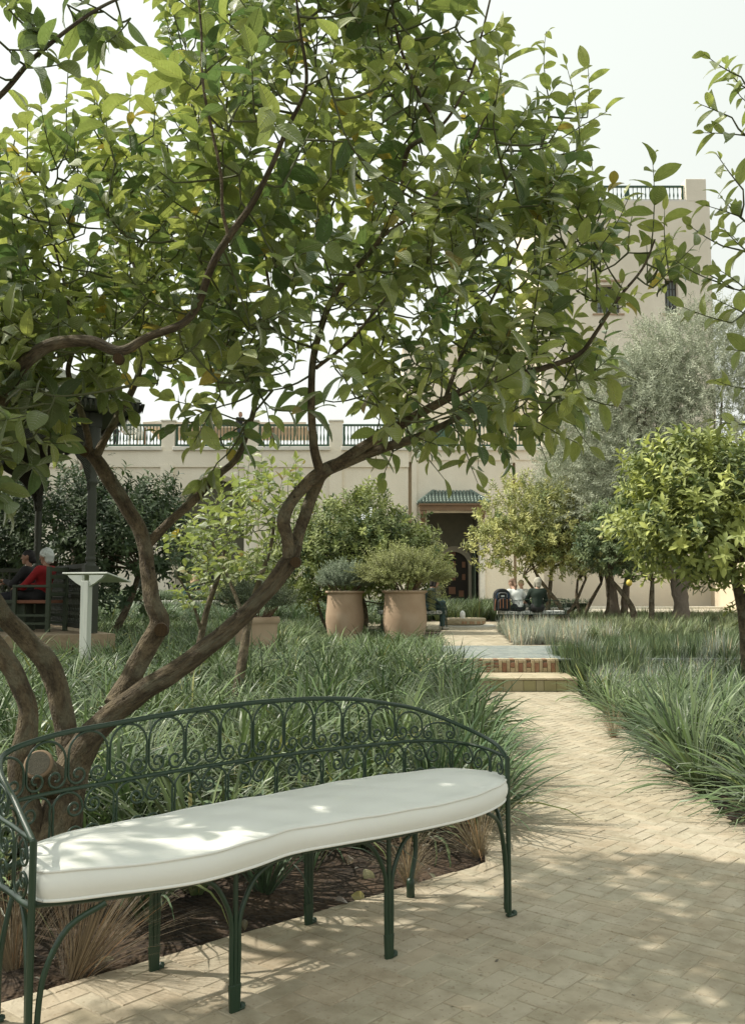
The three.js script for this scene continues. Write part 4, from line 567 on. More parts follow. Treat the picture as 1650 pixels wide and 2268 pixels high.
function bush(name, label, cat, o) {
  const t = thing(name, label, cat, o.base);
  const out = [], lump = (d, s) => 1 + 0.16 * Math.sin(d.x * 5 + s) * Math.sin(d.y * 6 + s * 2) + 0.12 * Math.sin(d.z * 9 + d.x * 7 + s * 3) + 0.09 * Math.sin(d.y * 15 + d.z * 11 + s);
  for (let i = 0; i < o.n; i++) { const k = Math.floor(rnd() * o.crown.length), [cx, cy, cz, rx, ry, rz] = o.crown[k], d = rdir(); if (d.y < -0.35 && rnd() < 0.5) d.y *= -1; const r = lump(d, k * 1.7 + o.crown.length) * (0.5 + 0.5 * Math.pow(rnd(), 0.5)), p = V(cx + d.x * rx * r, cy + d.y * ry * r, cz + d.z * rz * r), dir = d.clone().multiplyScalar(0.75).add(V(0, o.up ?? 0.55, 0)).add(rdir().multiplyScalar(0.5)).normalize(); out.push({ p, m: M4(p, aim(dir, R(0, 6)), (o.scale ?? 1) * R(0.75, 1.25)), c: C(...mix(o.c0, o.c1, sat(0.5 + 0.5 * gauss()))) }); }
  for (const l of o.trunks) part('trunk', tube(l.map(([x, y, z]) => V(x, y, z)), l.map((q) => q[3]), { radial: 9, steps: 5, rough: o.rough ?? 0.1 }), o.wood ?? bark, t);
  const ends = o.trunks.map((l) => l[l.length - 1]);
  for (let i = 0; i < (o.limbs ?? 14); i++) { const e = ends[i % ends.length], q = out[Math.floor(rnd() * out.length)].p, a = V(e[0], e[1], e[2]), m = a.clone().lerp(q, 0.5).add(V(0, R(-0.1, 0.25), 0)); part('limb', tube([a, m, q], [e[3] * 0.7, e[3] * 0.4, 0.006], { radial: 6, steps: 4 }), o.wood ?? bark, t); }
  const sets = o.sprigs ?? citrusSprigs, mat = o.mat ?? farLeaf;
  sets.forEach((g, k) => { const q = out.filter((_, i) => i % sets.length === k); instances('foliage', g, mat, q.map((l) => l.m), q.map((l) => l.c), t); });
  if (o.leaves) for (let i = 0, made = 0; i < 4000 && made < o.leaves; i++) { const q = out[Math.floor(rnd() * out.length)], [x, y] = view(q.p.clone().add(t.position)); const [cx, cy, cz] = o.crown[0]; if (x < 0 || x > 1650 || q.p.z < cz + 0.1) continue; const d = q.p.clone().sub(V(cx, cy, cz)).normalize().add(V(0, 0.25, 0)).add(rdir().multiplyScalar(0.7)).normalize(), s = R(0.10, 0.14); const m = part('leaf', spikyLeaf[made % 3], o.leafMats[made % o.leafMats.length], t); m.position.copy(q.p).addScaledVector(d, 0.03); m.quaternion.copy(basis(d, UP.clone().add(rdir().multiplyScalar(0.7)))); m.scale.set(s * 0.8, s, s); made++; }
  return t;
}
const upRight = (D) => 2.21 + 0.0836 * (D - 15), Y = TOP - 0.03, flat = (x, D) => V(x, Y, -D);
const lm = (...cs) => cs.map((c) => { const m = lemonLeaf.clone(); m.color = C(...c); return m; });
// dark bush behind the pavilion
bush('citrus_tree', 'wide dark green citrus behind the pavilion columns on the left', 'tree', { base: V(-6.3, -0.02, -19.0), n: 2400, crown: [[-0.4, 2.2, 0, 2.0, 1.15, 1.5], [1.4, 2.1, 0.2, 1.2, 1.2, 1.3], [-1.8, 2.0, 0, 1.3, 0.9, 1.2]], trunks: [[[0.9, 0, 0.2, .09], [1.25, 0.5, 0.2, .075], [1.5, 1.1, 0.1, .06], [1.6, 1.6, 0, .04]], [[-0.6, 0, 0, .08], [-0.4, 0.8, 0, .06], [-0.2, 1.5, 0, .04]]], c0: [0.025, 0.055, 0.02], c1: [0.10, 0.15, 0.045], scale: 1.3 });
bush('citrus_tree', 'mid green citrus with a pale sunlit crown behind the two big clay pots', 'tree', { base: V(-0.42, -0.02, -22.5), n: 2200, crown: [[-0.1, 2.3, 0, 1.45, 1.15, 1.4], [-0.7, 1.7, 0.3, 1.25, 0.9, 1.2], [0.8, 1.8, 0.2, 1.2, 1.0, 1.1]], trunks: [[[-0.4, 0, 0.3, .05], [-0.75, 0.5, 0.3, .04], [-0.9, 1.0, 0.2, .03]], [[0.2, 0, 0, .09], [0.25, 0.6, 0, .07], [0.1, 1.3, 0, .05]], [[0.35, 0.05, 0.1, .07], [0.75, 0.45, 0.1, .05], [1.1, 0.8, 0, .03]]], c0: [0.06, 0.11, 0.03], c1: [0.38, 0.42, 0.11], scale: 1.2 });
bush('citrus_tree', 'loose yellow green citrus with several slanting stems right of the porch', 'tree', { base: flat(4.75, 25), n: 2200, crown: [[-0.45, 2.65, 0, 1.45, 1.15, 1.3], [0.65, 2.55, 0, 1.3, 1.1, 1.2], [-1.1, 2.05, 0.2, 1.0, 0.75, 0.9], [0.3, 1.9, 0.2, 1.1, 0.6, 0.9]], trunks: [[[0.35, 0, 0.4, .07], [0.1, 0.55, 0.3, .06], [-0.35, 1.2, 0.1, .045], [-0.6, 1.8, 0, .03]], [[-0.25, 0, 0.2, .07], [-0.1, 0.7, 0.1, .06], [0.0, 1.5, 0, .04]], [[-0.5, 0.0, 0.1, .05], [-0.35, 0.6, 0.1, .045], [-0.75, 1.3, 0, .03]], [[-0.1, 0.05, 0.3, .05], [0.45, 0.4, 0.2, .045], [0.9, 1.2, 0, .03]]], c0: [0.14, 0.19, 0.05], c1: [0.68, 0.66, 0.24], scale: 1.05, up: 0.7, rough: 0.12 });
const fruitTree = bush('citrus_tree', 'dark leaved citrus with one ripe yellow fruit low on its crown', 'tree', { base: flat(5.7, 20.4), n: 1600, crown: [[0.05, 2.1, 0, 1.05, 0.8, 0.95], [-0.4, 1.75, 0.1, 0.9, 0.55, 0.8], [0.4, 2.6, 0, 0.6, 0.6, 0.6]], trunks: [[[-0.1, 0, 0.1, .075], [-0.12, 0.5, 0.1, .068], [-0.35, 0.85, 0.1, .05], [-0.6, 1.2, 0, .03]], [[0.3, 0, 0, .07], [0.32, 0.55, 0, .06], [0.35, 1.1, 0, .045]]], c0: [0.06, 0.11, 0.04], c1: [0.22, 0.27, 0.10], scale: 0.95 });
{ const p = at(1393, 1291, 18.9).sub(fruitTree.position); part('fruit', new THREE.SphereGeometry(0.062, 16, 12).scale(0.95, 1.08, 0.95).translate(p.x, p.y, p.z), phy([0.62, 0.48, 0.08], 0.5), fruitTree); for (const [x, y] of [[1336, 1167], [1350, 1180], [1366, 1176], [1384, 1175], [1330, 1190]]) { const q = at(x, y, 19.4).sub(fruitTree.position); part('fruit', new THREE.SphereGeometry(0.042, 12, 9).translate(q.x, q.y, q.z), phy([0.55, 0.52, 0.24], 0.5), fruitTree); } }
bush('citrus_tree', 'slim pale citrus between the yellow green one and the big orange tree', 'tree', { base: flat(6.5, 26), n: 1000, crown: [[0, 2.5, 0, 0.9, 1.1, 0.9], [-0.3, 2.0, 0, 0.8, 0.6, 0.8]], trunks: [[[-0.75, 0, 0, .06], [-0.55, 0.5, 0, .055], [-0.2, 1.1, 0, .04]], [[-0.7, 0, 0.1, .055], [-0.9, 0.6, 0.1, .045], [-0.85, 1.2, 0, .03]], [[-0.6, 0.02, 0, .06], [-0.1, 0.25, 0, .05], [0.0, 0.9, 0, .035]]], c0: [0.13, 0.18, 0.055], c1: [0.44, 0.44, 0.15], scale: 1.1 });
bush('orange_tree', 'big dense orange tree with glossy drooping leaves at the right edge', 'tree', { base: V(4.10, Y, -10.4), n: 2100, crown: [[0.1, 1.62, 0, 1.15, 0.76, 1.15], [0.95, 1.9, -0.1, 1.25, 0.7, 1.2], [-0.6, 1.45, 0.1, 0.72, 0.5, 0.8], [-0.4, 1.95, 0, 0.85, 0.55, 0.8], [1.25, 1.6, 0.2, 1.0, 0.6, 1.0]], trunks: [[[0.0, -0.05, 0, .062], [-0.02, 0.4, 0, .055], [-0.05, 0.8, 0, .06], [-0.15, 1.2, 0, .045]], [[-0.03, 0.75, 0, .04], [0.2, 1.0, 0, .035], [0.45, 1.5, 0, .025]]], c0: [0.06, 0.11, 0.028], c1: [0.58, 0.62, 0.165], scale: 1.05, up: 0.65, tip: 0.6, leaves: 200, leafMats: lm([0.10, 0.155, 0.04], [0.21, 0.26, 0.07], [0.34, 0.38, 0.10], [0.27, 0.31, 0.085], [0.15, 0.2, 0.055]) });
const oliveMat = leafMat([1, 1, 1], 0.2, { clearcoat: 0.3, clearcoatRoughness: 0.45 }), oliveWood = std([0.40, 0.325, 0.25], 0.95, { map: grainMap, bumpMap: barkBump, bumpScale: 0.05 });
bush('olive_tree', 'large silvery olive tree with a thick gnarled trunk in front of the tower', 'tree', { base: flat(8.0, 24.6), n: 11000, sprigs: oliveSprigs, mat: oliveMat, crown: [[0.4, 5.4, 0, 2.6, 2.3, 2.2], [-1.2, 4.6, 0, 1.9, 1.9, 1.8], [1.6, 4.9, 0.2, 2.2, 2.2, 2.0], [-0.2, 3.6, 0.2, 2.6, 1.4, 2.0], [0.6, 7.1, -0.2, 1.7, 1.3, 1.3], [-2.2, 4.4, 0, 1.3, 1.5, 1.3], [-1.0, 6.0, 0, 1.4, 1.2, 1.3], [-1.6, 2.9, 0.2, 1.4, 0.9, 1.2], [1.5, 3.2, 0.3, 1.6, 0.9, 1.2]], trunks: [[[0.0, -0.05, 0, .30], [0.02, 0.25, 0, .22], [0.04, 0.6, 0, .2], [-0.05, 1.2, 0, .19], [0.1, 2.0, 0, .16], [0.3, 3.2, 0, .1]], [[0.1, 1.0, 0, .14], [0.5, 1.8, 0, .12], [1.0, 3.0, 0, .08]], [[-0.05, 1.1, 0, .13], [-0.6, 2.0, 0, .1], [-1.0, 3.0, 0, .07]]], c0: [0.22, 0.25, 0.16], c1: [0.60, 0.63, 0.46], scale: 1.15, up: 0.1, wood: oliveWood, rough: 0.16, limbs: 30 });
bush('olive_tree', 'smaller grey olive tree left of the large one, close to the tower wall', 'tree', { base: flat(7.0, 27.5), n: 4200, sprigs: oliveSprigs, mat: oliveMat, crown: [[-0.5, 3.6, 0, 1.7, 1.6, 1.5], [-1.3, 2.8, 0, 1.3, 1.2, 1.2], [0.6, 3.4, 0, 1.6, 1.6, 1.4]], trunks: [[[0.05, -0.05, 0, .2], [0.0, 0.5, 0, .16], [-0.1, 1.2, 0, .14], [-0.3, 2.4, 0, .09]], [[0.3, 0, 0, .12], [0.35, 0.7, 0, .11], [0.5, 1.6, 0, .09]]], c0: [0.21, 0.24, 0.16], c1: [0.56, 0.60, 0.44], scale: 1.1, up: 0.05, wood: oliveWood, rough: 0.16, limbs: 18 });
bush('palm_trunk', 'ivy covered grey green trunk behind the pavilion columns', 'tree', { base: flat(-6.55, 20.9), n: 330, sprigs: shrubSprigs, crown: [[0.0, 1.6, 0, 0.24, 1.5, 0.24], [0.12, 3.4, 0, 0.2, 1.3, 0.2], [0.2, 4.6, 0, 0.9, 0.7, 0.8]], trunks: [[[0, -0.05, 0, .26], [0.05, 1.5, 0, .22], [0.15, 3.2, 0, .17], [0.2, 4.6, 0, .13]]], c0: [0.08, 0.10, 0.06], c1: [0.22, 0.24, 0.15], scale: 0.9, limbs: 6, wood: oliveWood });
for (const [x, D, h, r, label] of [[-14.6, 34, 2.3, 1.7, 'pale sunlit shrub far behind the pavilion railing'], [-4.0, 33, 1.8, 1.3, 'sunlit shrub against the palace wall behind the slanting citrus stem'], [1.2, 38, 3.0, 1.8, 'tall sunlit shrub at the palace wall left of the porch'], [-0.9, 36, 3.2, 1.6, 'bright bush below the small dark window of the palace wall']])
  bush('shrub', label, 'shrub', { base: V(x, D > 34.2 && x < -2.1 ? 0.79 : Y, -D), n: 420, crown: [[0, h * 0.55, 0, r, h * 0.55, r]], trunks: [[[0, 0, 0, .05], [0.05, h * 0.3, 0, .04]]], c0: [0.15, 0.20, 0.06], c1: [0.42, 0.44, 0.15], scale: 1.5, limbs: 8 });

// ---------------------------------------------------------------- grass and herbs in the beds
function tuftGeo(n, len, width, lean, droop, tone, base = 0.03, seg = 5) {
  const pos = [], col = [], idx = [];
  for (let b = 0; b < n; b++) {
    const a = R(0, 6.2832), l = len * R(0.6, 1.1), w = width * R(0.7, 1.2), th0 = lean * R(0.1, 1), dr = droop * R(0.5, 1.3), o = R(0, base), tw = R(-0.5, 0.5); let x = o, y = 0, th = th0; const ca = Math.cos(a), sa = Math.sin(a), k = R(0.5, 1.55), dry = rnd() < 0.055, c = dry ? tone(k).map((x, i) => x * [1.9, 1.35, 1][i]) : tone(k), i0 = pos.length / 3;
    for (let s = 0; s <= seg; s++) { const t = s / seg, ww = w * (t < 0.2 ? 0.7 + 1.5 * t : 1) * (1 - Math.pow(t, 3)) + 0.0004, sx = -sa * Math.cos(tw) * ww / 2, sz = ca * Math.cos(tw) * ww / 2, sy = Math.sin(tw) * ww / 2; pos.push(ca * x + sx, y + sy, sa * x + sz, ca * x - sx, y - sy, sa * x - sz); col.push(...c, ...c); x += Math.sin(th) * l / seg; y += Math.cos(th) * l / seg; th = Math.min(2.7, th + dr / seg * (0.4 + 1.2 * t)); }
    for (let s = 0; s < seg; s++) { const q = i0 + s * 2; idx.push(q, q + 1, q + 2, q + 1, q + 3, q + 2); }
  }
  const g = new THREE.BufferGeometry(); g.setAttribute('position', new THREE.Float32BufferAttribute(pos, 3)); g.setAttribute('color', new THREE.Float32BufferAttribute(col, 3)); g.setAttribute('uv', new THREE.Float32BufferAttribute(new Float32Array(pos.length / 3 * 2), 2)); g.setIndex(idx); g.computeVertexNormals(); return g;
}
const blades = bladeMat.clone(); blades.vertexColors = true;
const herbs = leafMat([1, 1, 1], 0.15, { clearcoat: 0.1 }); herbs.vertexColors = true;
const dryMat = leafMat([1, 1, 1], 0.25, { clearcoat: 0.1 }); dryMat.vertexColors = true;
const gTone = (k) => [k, k * R(0.94, 1.06), k * R(0.85, 1.15)];
const tufts = [0, 1, 2, 3, 4, 5, 6, 7].map((i) => tuftGeo(56, 0.66, 0.018, 0.75, 1.5 + 0.12 * i, gTone)), tall = [0, 1, 2].map(() => tuftGeo(44, 0.6, 0.016, 0.45, 1.25, gTone));
const lavTuft = [0, 1, 2].map(() => { const g = tuftGeo(40, 0.42, 0.009, 0.5, 0.2, gTone, 0.06, 3); return g; }), herbTuft = [0, 1, 2].map(() => tuftGeo(60, 0.36, 0.010, 0.5, 0.15, gTone, 0.14, 3));
function spread(name, label, cat, sets, mat, spots, c0, c1) {
  const by = sets.map(() => [[], []]);
  spots.forEach(([p, s, lean], i) => { const k = Math.floor(rnd() * sets.length), q = new THREE.Quaternion().setFromEuler(new THREE.Euler(R(-0.18, 0.18), R(0, 6.28), R(-0.18, 0.18))); if (lean) q.premultiply(new THREE.Quaternion().setFromUnitVectors(UP, lean)); by[k][0].push(M4(p, q, V(s, s * R(0.85, 1.15), s))); by[k][1].push(C(...mix(c0, c1, sat(0.5 + 0.5 * gauss())))); });
  const t = thing(name, label, cat); t.userData.kind = 'stuff';
  by.forEach(([m, c], k) => { if (m.length) instances('blades', sets[k], mat, m, c, t); });
}
const scatter = (x0, x1, d0, d1, dens, ok) => { const out = [], n = Math.round((x1 - x0) * (d1 - d0) * dens); for (let i = 0; i < n; i++) { const x = R(x0, x1), D = R(d0, d1); if (Math.abs(x) < D * 0.42 + 0.7 && ok(x, D)) out.push([x, D]); } return out; };
const lineL = (x, D) => side(x, D, K1, K0) / K0.distanceTo(K1);
{
  const lb = scatter(-5.5, 1.6, 2.6, STEP2, 20, (x, D) => inLeftBed(x, D) && lineL(x, D) > 0.34 && leftEdge(D) - x > (D < 4.2 ? 0.12 : D > 8 ? 0.22 : 0.04) && (lineL(x, D) > 0.75 || rnd() < 0.35)).map(([x, D]) => { const e = leftEdge(D) - x; return [V(x, -0.02, -D), R(0.6, 1.15), e < 0.45 && D > 4.3 ? V(0.5, 1, 0.15).normalize() : null]; });
  spread('left_bed_grass', 'dense strap leaved grass filling the bed behind the bench', 'grass', tufts, blades, lb, [0.036, 0.078, 0.024], [0.165, 0.22, 0.074]);
  const up = scatter(-11, 1.3, STEP2 - 0.1, 25, 11, (x, D) => x < 1.0 + 0.05 * Math.max(0, D - 15) && !(x < -3.9 && D > 13.3 && x + 0.574 * (D - 13.5) < -4.04 && D < 18.5) && !(x > -1.2 && D > 18.2 && D < 20.4 && rnd() < 0.7)).map(([x, D]) => [V(x, -0.02, -D), R(0.8, 1.1) * (x > -1.4 && D > 16 ? 0.75 : 1)]);
  spread('upper_left_grass', 'grass on the terrace around the clay pots and under the citrus trees', 'grass', tufts, blades, up, [0.06, 0.11, 0.036], [0.20, 0.255, 0.09]);
  const far = scatter(-18, 1.2, 24, 46, 4, () => true).map(([x, D]) => [V(x, D > 34.2 && x < -2.1 ? 0.79 : Y, -D), R(0.7, D > 34 ? 0.9 : 1.3)]);
  spread('far_left_grass', 'far grass strip in front of the palace wall', 'grass', tufts, blades, far, [0.07, 0.125, 0.05], [0.15, 0.205, 0.09]);
  const rb = scatter(1.6, 6.5, 4.5, STEP2 + 0.2, 20, (x, D) => inRightBed(x, D) && x - rightEdge(D) > 0.03 && side(x, D, KR, KR2) > 0.05 && !(D > 10.2 && x < 3.2)).map(([x, D]) => { const e = x - rightEdge(D); return [V(x, -0.02, -D), R(0.7, 1.15) * (D > 7.5 ? 0.72 : 1), e < 0.6 ? V(-0.5, 1, 0.28).normalize() : e < 1.4 ? V(-0.2, 1, 0.15).normalize() : null]; });
  spread('right_bed_grass', 'dense arching strap leaved grass overhanging the right side of the path', 'grass', [...tufts, ...tall], blades, rb, [0.033, 0.072, 0.022], [0.145, 0.20, 0.066]);
  const ru = scatter(2.6, 13, 15.2, 30, 8, (x, D) => x > upRight(D) + 0.9 && !(Math.hypot(x - 2.25, D - 23.6) < 3.2)).map(([x, D]) => [V(x, Y, -D), R(0.4, 0.75)]);
  spread('upper_right_grass', 'yellowish green grass under the citrus and olive trees on the right terrace', 'grass', tall, blades, ru, [0.11, 0.16, 0.06], [0.27, 0.30, 0.13]);
  const fb = scatter(0.6, 5.2, 26.4, 29.3, 15, (x, D) => Math.hypot(x - 2.25, D - 23.6) > 2.9).map(([x, D]) => [V(x, Y, -D), R(0.9, 1.35)]);
  spread('court_grass', 'grass behind the small fountain in front of the clipped hedge', 'grass', tall, blades, fb, [0.06, 0.115, 0.04], [0.18, 0.22, 0.08]);
  const lav = scatter(2.15, 5.2, 15.0, 20.2, 30, (x, D) => x > upRight(D) + 0.05 && x < upRight(D) + (D < 18.5 ? 1.7 : 1.1)).map(([x, D]) => [V(x, Y, -D), R(0.7, 1.0)]);
  spread('lavender_bed', 'silvery lavender along the right side of the upper path', 'lavender', lavTuft, herbs, lav, [0.26, 0.295, 0.21], [0.52, 0.54, 0.45]);
  const lav2 = scatter(2.3, 5.6, 10.1, 12.1, 48, (x, D) => x > 2.42 + 0.12 * (D - 10)).map(([x, D]) => [V(x, D > STEP2 + 0.2 ? Y : 0, -D), R(0.6, 0.95)]);
  spread('lavender_bed', 'silvery lavender right beside the two garden steps', 'lavender', lavTuft, herbs, lav2, [0.21, 0.26, 0.19], [0.45, 0.49, 0.41]);
  const ros = [...scatter(3.6, 8.5, 11.9, 15.0, 26, (x, D) => D > 11.9), ...scatter(2.42, 3.6, 11.9, 12.7, 50, () => true), ...scatter(3.4, 9, 15, 17.0, 16, (x, D) => x > upRight(D) + 1.7), ...scatter(2.44, 3.1, 11.0, 11.9, 70, () => true).map(([x, D]) => [x, D, 1])].map(([x, D, low]) => [V(x, low ? 0 : Y, -D), R(0.55, 0.8) * (low ? 1.8 : 1)]);
  spread('rosemary_bed', 'low dark green rosemary bed at the right end of the tiled cross path', 'rosemary', herbTuft, herbs, ros, [0.07, 0.115, 0.045], [0.18, 0.235, 0.105]);
  const hedge = thing('clipped_hedge', 'low clipped dark green hedge across the court in front of the porch', 'hedge', [3.6, Y, -30]), ms = [], cs = [];
  for (let i = 0; i < 1500; i++) { const p = V(R(-3.2, 3.2), R(0.02, 0.52), R(-0.5, 0.5)), f = rnd(); if (f < 0.4) p.y = 0.52; else if (f < 0.75) p.z = 0.5; ms.push(M4(p, aim(V(R(-0.5, 0.5), 1, R(-0.3, 0.7)).normalize(), R(0, 6)), R(0.5, 0.8))); cs.push(C(...mix([0.045, 0.085, 0.035], [0.11, 0.16, 0.06], rnd()))); }
  instances('foliage', shrubSprigs[0], farLeaf, ms, cs, hedge); part('core', box(6.3, 0.5, 0.9, 0, 0.25, 0), std([0.02, 0.03, 0.012], 1), hedge);
  // dry clumps and single plants at the edge of the near bed
  const dry = [tuftGeo(330, 0.46, 0.0017, 0.85, 0.7, (k) => [0.17 * k, 0.13 * k, 0.078 * k], 0.05, 6), tuftGeo(260, 0.44, 0.0018, 0.9, 1.2, (k) => [0.25 * k, 0.20 * k, 0.12 * k], 0.04, 6)];
  for (const [x, y, s, k, lean, label] of [[165, 2165, 0.95, 0, [0.35, 1, -0.2], 'dry brown feather grass clump under the left end of the near bench'], [1062, 1893, 0.95, 1, [-0.25, 1, 0.05], 'dry tan feather grass clump at the bed corner beyond the bench'], [905, 1958, 0.65, 1, [-0.1, 1, -0.2], 'thin wispy dry grass beside the curved rear leg of the near bench'], [30, 2150, 0.8, 0, [-0.3, 1, -0.3], 'dry brown feather grass at the left edge behind the bench leg']]) { const t = thing('dry_grass_clump', label, 'grass clump', gnd(x, y, -0.01)); const m = part('blades', dry[k], dryMat, t, 'stuff'); m.scale.setScalar(s); m.quaternion.setFromUnitVectors(UP, V(...lean).normalize()); }
  for (const [x, D, s, label] of [[1.9, 7.55, 0.75, 'tan patch of cut dry grass stalks in the right bed'], [2.0, 5.75, 0.6, 'brownish dry grass tuft low at the edge of the right bed']]) { const t = thing('dry_grass_clump', label, 'grass clump', [x, 0, -D]); const m = part('blades', dry[1], dryMat, t, 'stuff'); m.scale.setScalar(s); }
  const strap = [tuftGeo(44, 0.8, 0.014, 0.75, 2.1, (k) => [0.065 * k, 0.115 * k, 0.05 * k], 0.03, 8), tuftGeo(26, 0.5, 0.011, 0.7, 2.3, (k) => [0.07 * k, 0.12 * k, 0.055 * k], 0.03, 8), tuftGeo(130, 0.58, 0.015, 1.05, 1.25, (k) => [0.085 * k, 0.145 * k, 0.055 * k], 0.05, 7)];
  for (const [x, y, k, label] of [[585, 1985, 0, 'dark strap leaved plant drooping over the paving edge under the bench'], [330, 2050, 1, 'small strap leaved plant on the soil between the left bench legs'], [690, 1930, 1, 'small green plant behind the second rear leg of the bench'], [1075, 1830, 2, 'big dark strap leaved clump spilling over the path right of the bench end'], [1062, 1745, 2, 'arching strap leaved clump behind the right end of the bench back']]) { const t = thing('strap_leaf_plant', label, 'plant', gnd(x, y, -0.02)); part('leaves', strap[k], dryMat, t, 'stuff'); }
  const fl = [[0.52, 0.45, 0.16], [0.34, 0.22, 0.10], [0.45, 0.42, 0.22], [0.26, 0.16, 0.09]].map((c) => { const m = lemonLeaf.clone(); m.color = C(...c); return m; });
  for (const [x, y, s, c, rx, label] of [[778, 1985, .085, 0, 1.1, 'pale yellow fallen leaf standing up at the paving edge under the bench'], [742, 1995, .10, 3, 0.15, 'curled brown fallen leaf lying left of the pale yellow one'], [808, 1925, .10, 2, 0.5, 'twisted pale fallen leaf on dark soil behind the middle bench legs'], [770, 1915, .07, 1, 0.9, 'small upright brown leaf on the soil left of the twisted pale leaf'], [295, 1990, .09, 0, 0.3, 'long yellow fallen leaf just below the cushion edge'], [60, 2115, .06, 2, 0.2, 'small dull yellow leaf on the soil left of the front bench leg'], [775, 1850, .09, 0, 0.8, 'bright yellow green fallen leaf among the grass under the cushion'], [950, 1935, .06, 2, 0.2, 'tiny pale leaf on the soil right of the curved rear leg'], [252, 2125, .08, 2, 0.2, 'dry pale leaf at the paving edge left of the second rear leg']]) { const t = new THREE.Mesh(lemonLeaves[3], fl[c]); t.name = numbered('fallen_leaf'); tag(t, label, 'leaf'); t.position.copy(gnd(x, y, 0.012)); t.rotation.set(rx - Math.PI / 2, R(0, 0.6), R(0, 6)); t.scale.setScalar(s); scene.add(t); }
  const bits = [], bc = []; for (let i = 0; i < 420; i++) { const x = R(-1.6, 2.6), D = R(1.9, 7), bed = inLeftBed(x, D) || inRightBed(x, D), e = Math.min(Math.abs(lineL(x, D)), Math.abs(x - rightEdge(D)), Math.abs(x - leftEdge(D))); if (!bed && rnd() > (e < 0.15 ? 0.8 : 0.12)) continue; bits.push(M4(V(x, bed ? 0.008 : 0.003, -D), new THREE.Quaternion().setFromEuler(new THREE.Euler(-1.57 + R(-0.3, 0.3), 0, R(0, 6))), V(1, 1, 1).multiplyScalar(R(0.008, bed ? 0.05 : 0.02)))); bc.push(C(...mix([0.07, 0.045, 0.025], [0.30, 0.24, 0.12], rnd()))); }
  const lit = thing('leaf_litter', 'scattered crumbs of dry leaf litter on soil and paving edges', 'leaf litter'); lit.userData.kind = 'stuff'; instances('litter', lemonLeaves[1], lemonLeaf, bits, bc, lit);
}

// ---------------------------------------------------------------- clay pots with plants
function potted(label, pos, profile, o, group) {
  const t = thing('potted_plant', label, 'potted plant', pos, R(0, 6), group);
  const pot = part('pot', lathe(profile, 48), terracotta, t); const [rr, ry] = profile[profile.length - 4];
  part('soil', new THREE.CircleGeometry(rr * 0.92, 24).rotateX(-Math.PI / 2).translate(0, ry - 0.07, 0), soil, t);
  const ms = [], cs = [], [ax, ay, az] = o.r; for (let i = 0; i < o.n; i++) { const d = rdir(); if (d.y < -0.1) d.y *= -0.6; const r = (0.45 + 0.55 * Math.sqrt(rnd())) * (1 + 0.13 * Math.sin(d.x * 7 + d.z * 5) + 0.1 * Math.sin(d.z * 11 + d.y * 9)), p = V(d.x * ax * r + (o.off ?? 0) * d.y, ry + o.h + d.y * ay * r, d.z * az * r); ms.push(M4(p, aim(d.clone().add(V(0, o.up ?? 0.6, 0)).add(rdir().multiplyScalar(0.5)).normalize(), R(0, 6)), (o.s ?? 1) * R(0.7, 1.2))); cs.push(C(...mix(o.c0, o.c1, sat(0.5 + 0.45 * gauss())))); }
  for (let i = 0; i < (o.trail ?? 0); i++) { const a = R(1.9, 2.9), f = rnd(); ms.push(M4(V(Math.cos(a) * (rr + 0.05), ry + 0.05 - f * 0.42, Math.sin(a) * (rr + 0.05)), aim(V(Math.cos(a), -0.5, Math.sin(a)).normalize(), R(0, 6)), 0.8)); cs.push(C(...mix(o.c0, o.c1, rnd()))); }
  instances('foliage', o.geo, farLeaf, ms, cs, t);
  const st = []; for (let i = 0; i < 16; i++) { const a = R(0, 6.28); st.push(tube([V(Math.cos(a) * rr * 0.4, ry - 0.08, Math.sin(a) * rr * 0.4), V(Math.cos(a) * rr * 0.9, ry + 0.12, Math.sin(a) * rr * 0.9), V(Math.cos(a) * ax * 0.75, ry + o.h + 0.1, Math.sin(a) * az * 0.75)], [.012, .008, .004], { radial: 5, steps: 3 })); }
  part('stems', st, std([0.16, 0.10, 0.06], 0.9), t, 'stuff'); return t;
}
const jar = (R0, H, belly) => [[0, 0], [R0 * 0.72, 0], [R0 * 0.80, 0.02], [R0 * 0.9, H * 0.18], [R0 * (0.96 + belly), H * 0.38], [R0 * (0.965 + belly * 0.6), H * 0.55], [R0 * 0.93, H * 0.75], [R0 * 0.905, H * 0.93], [R0 * 0.93, H * 0.945], [R0 * 1.0, H * 0.955], [R0 * 1.03, H * 0.975], [R0 * 1.0, H], [R0 * 0.93, H], [R0 * 0.88, H * 0.95], [R0 * 0.8, H * 0.7]];
const featherSprig = [0, 1].map(() => sprigGeo(16, 0.17, 0.034, smallLeaf, 0.8));
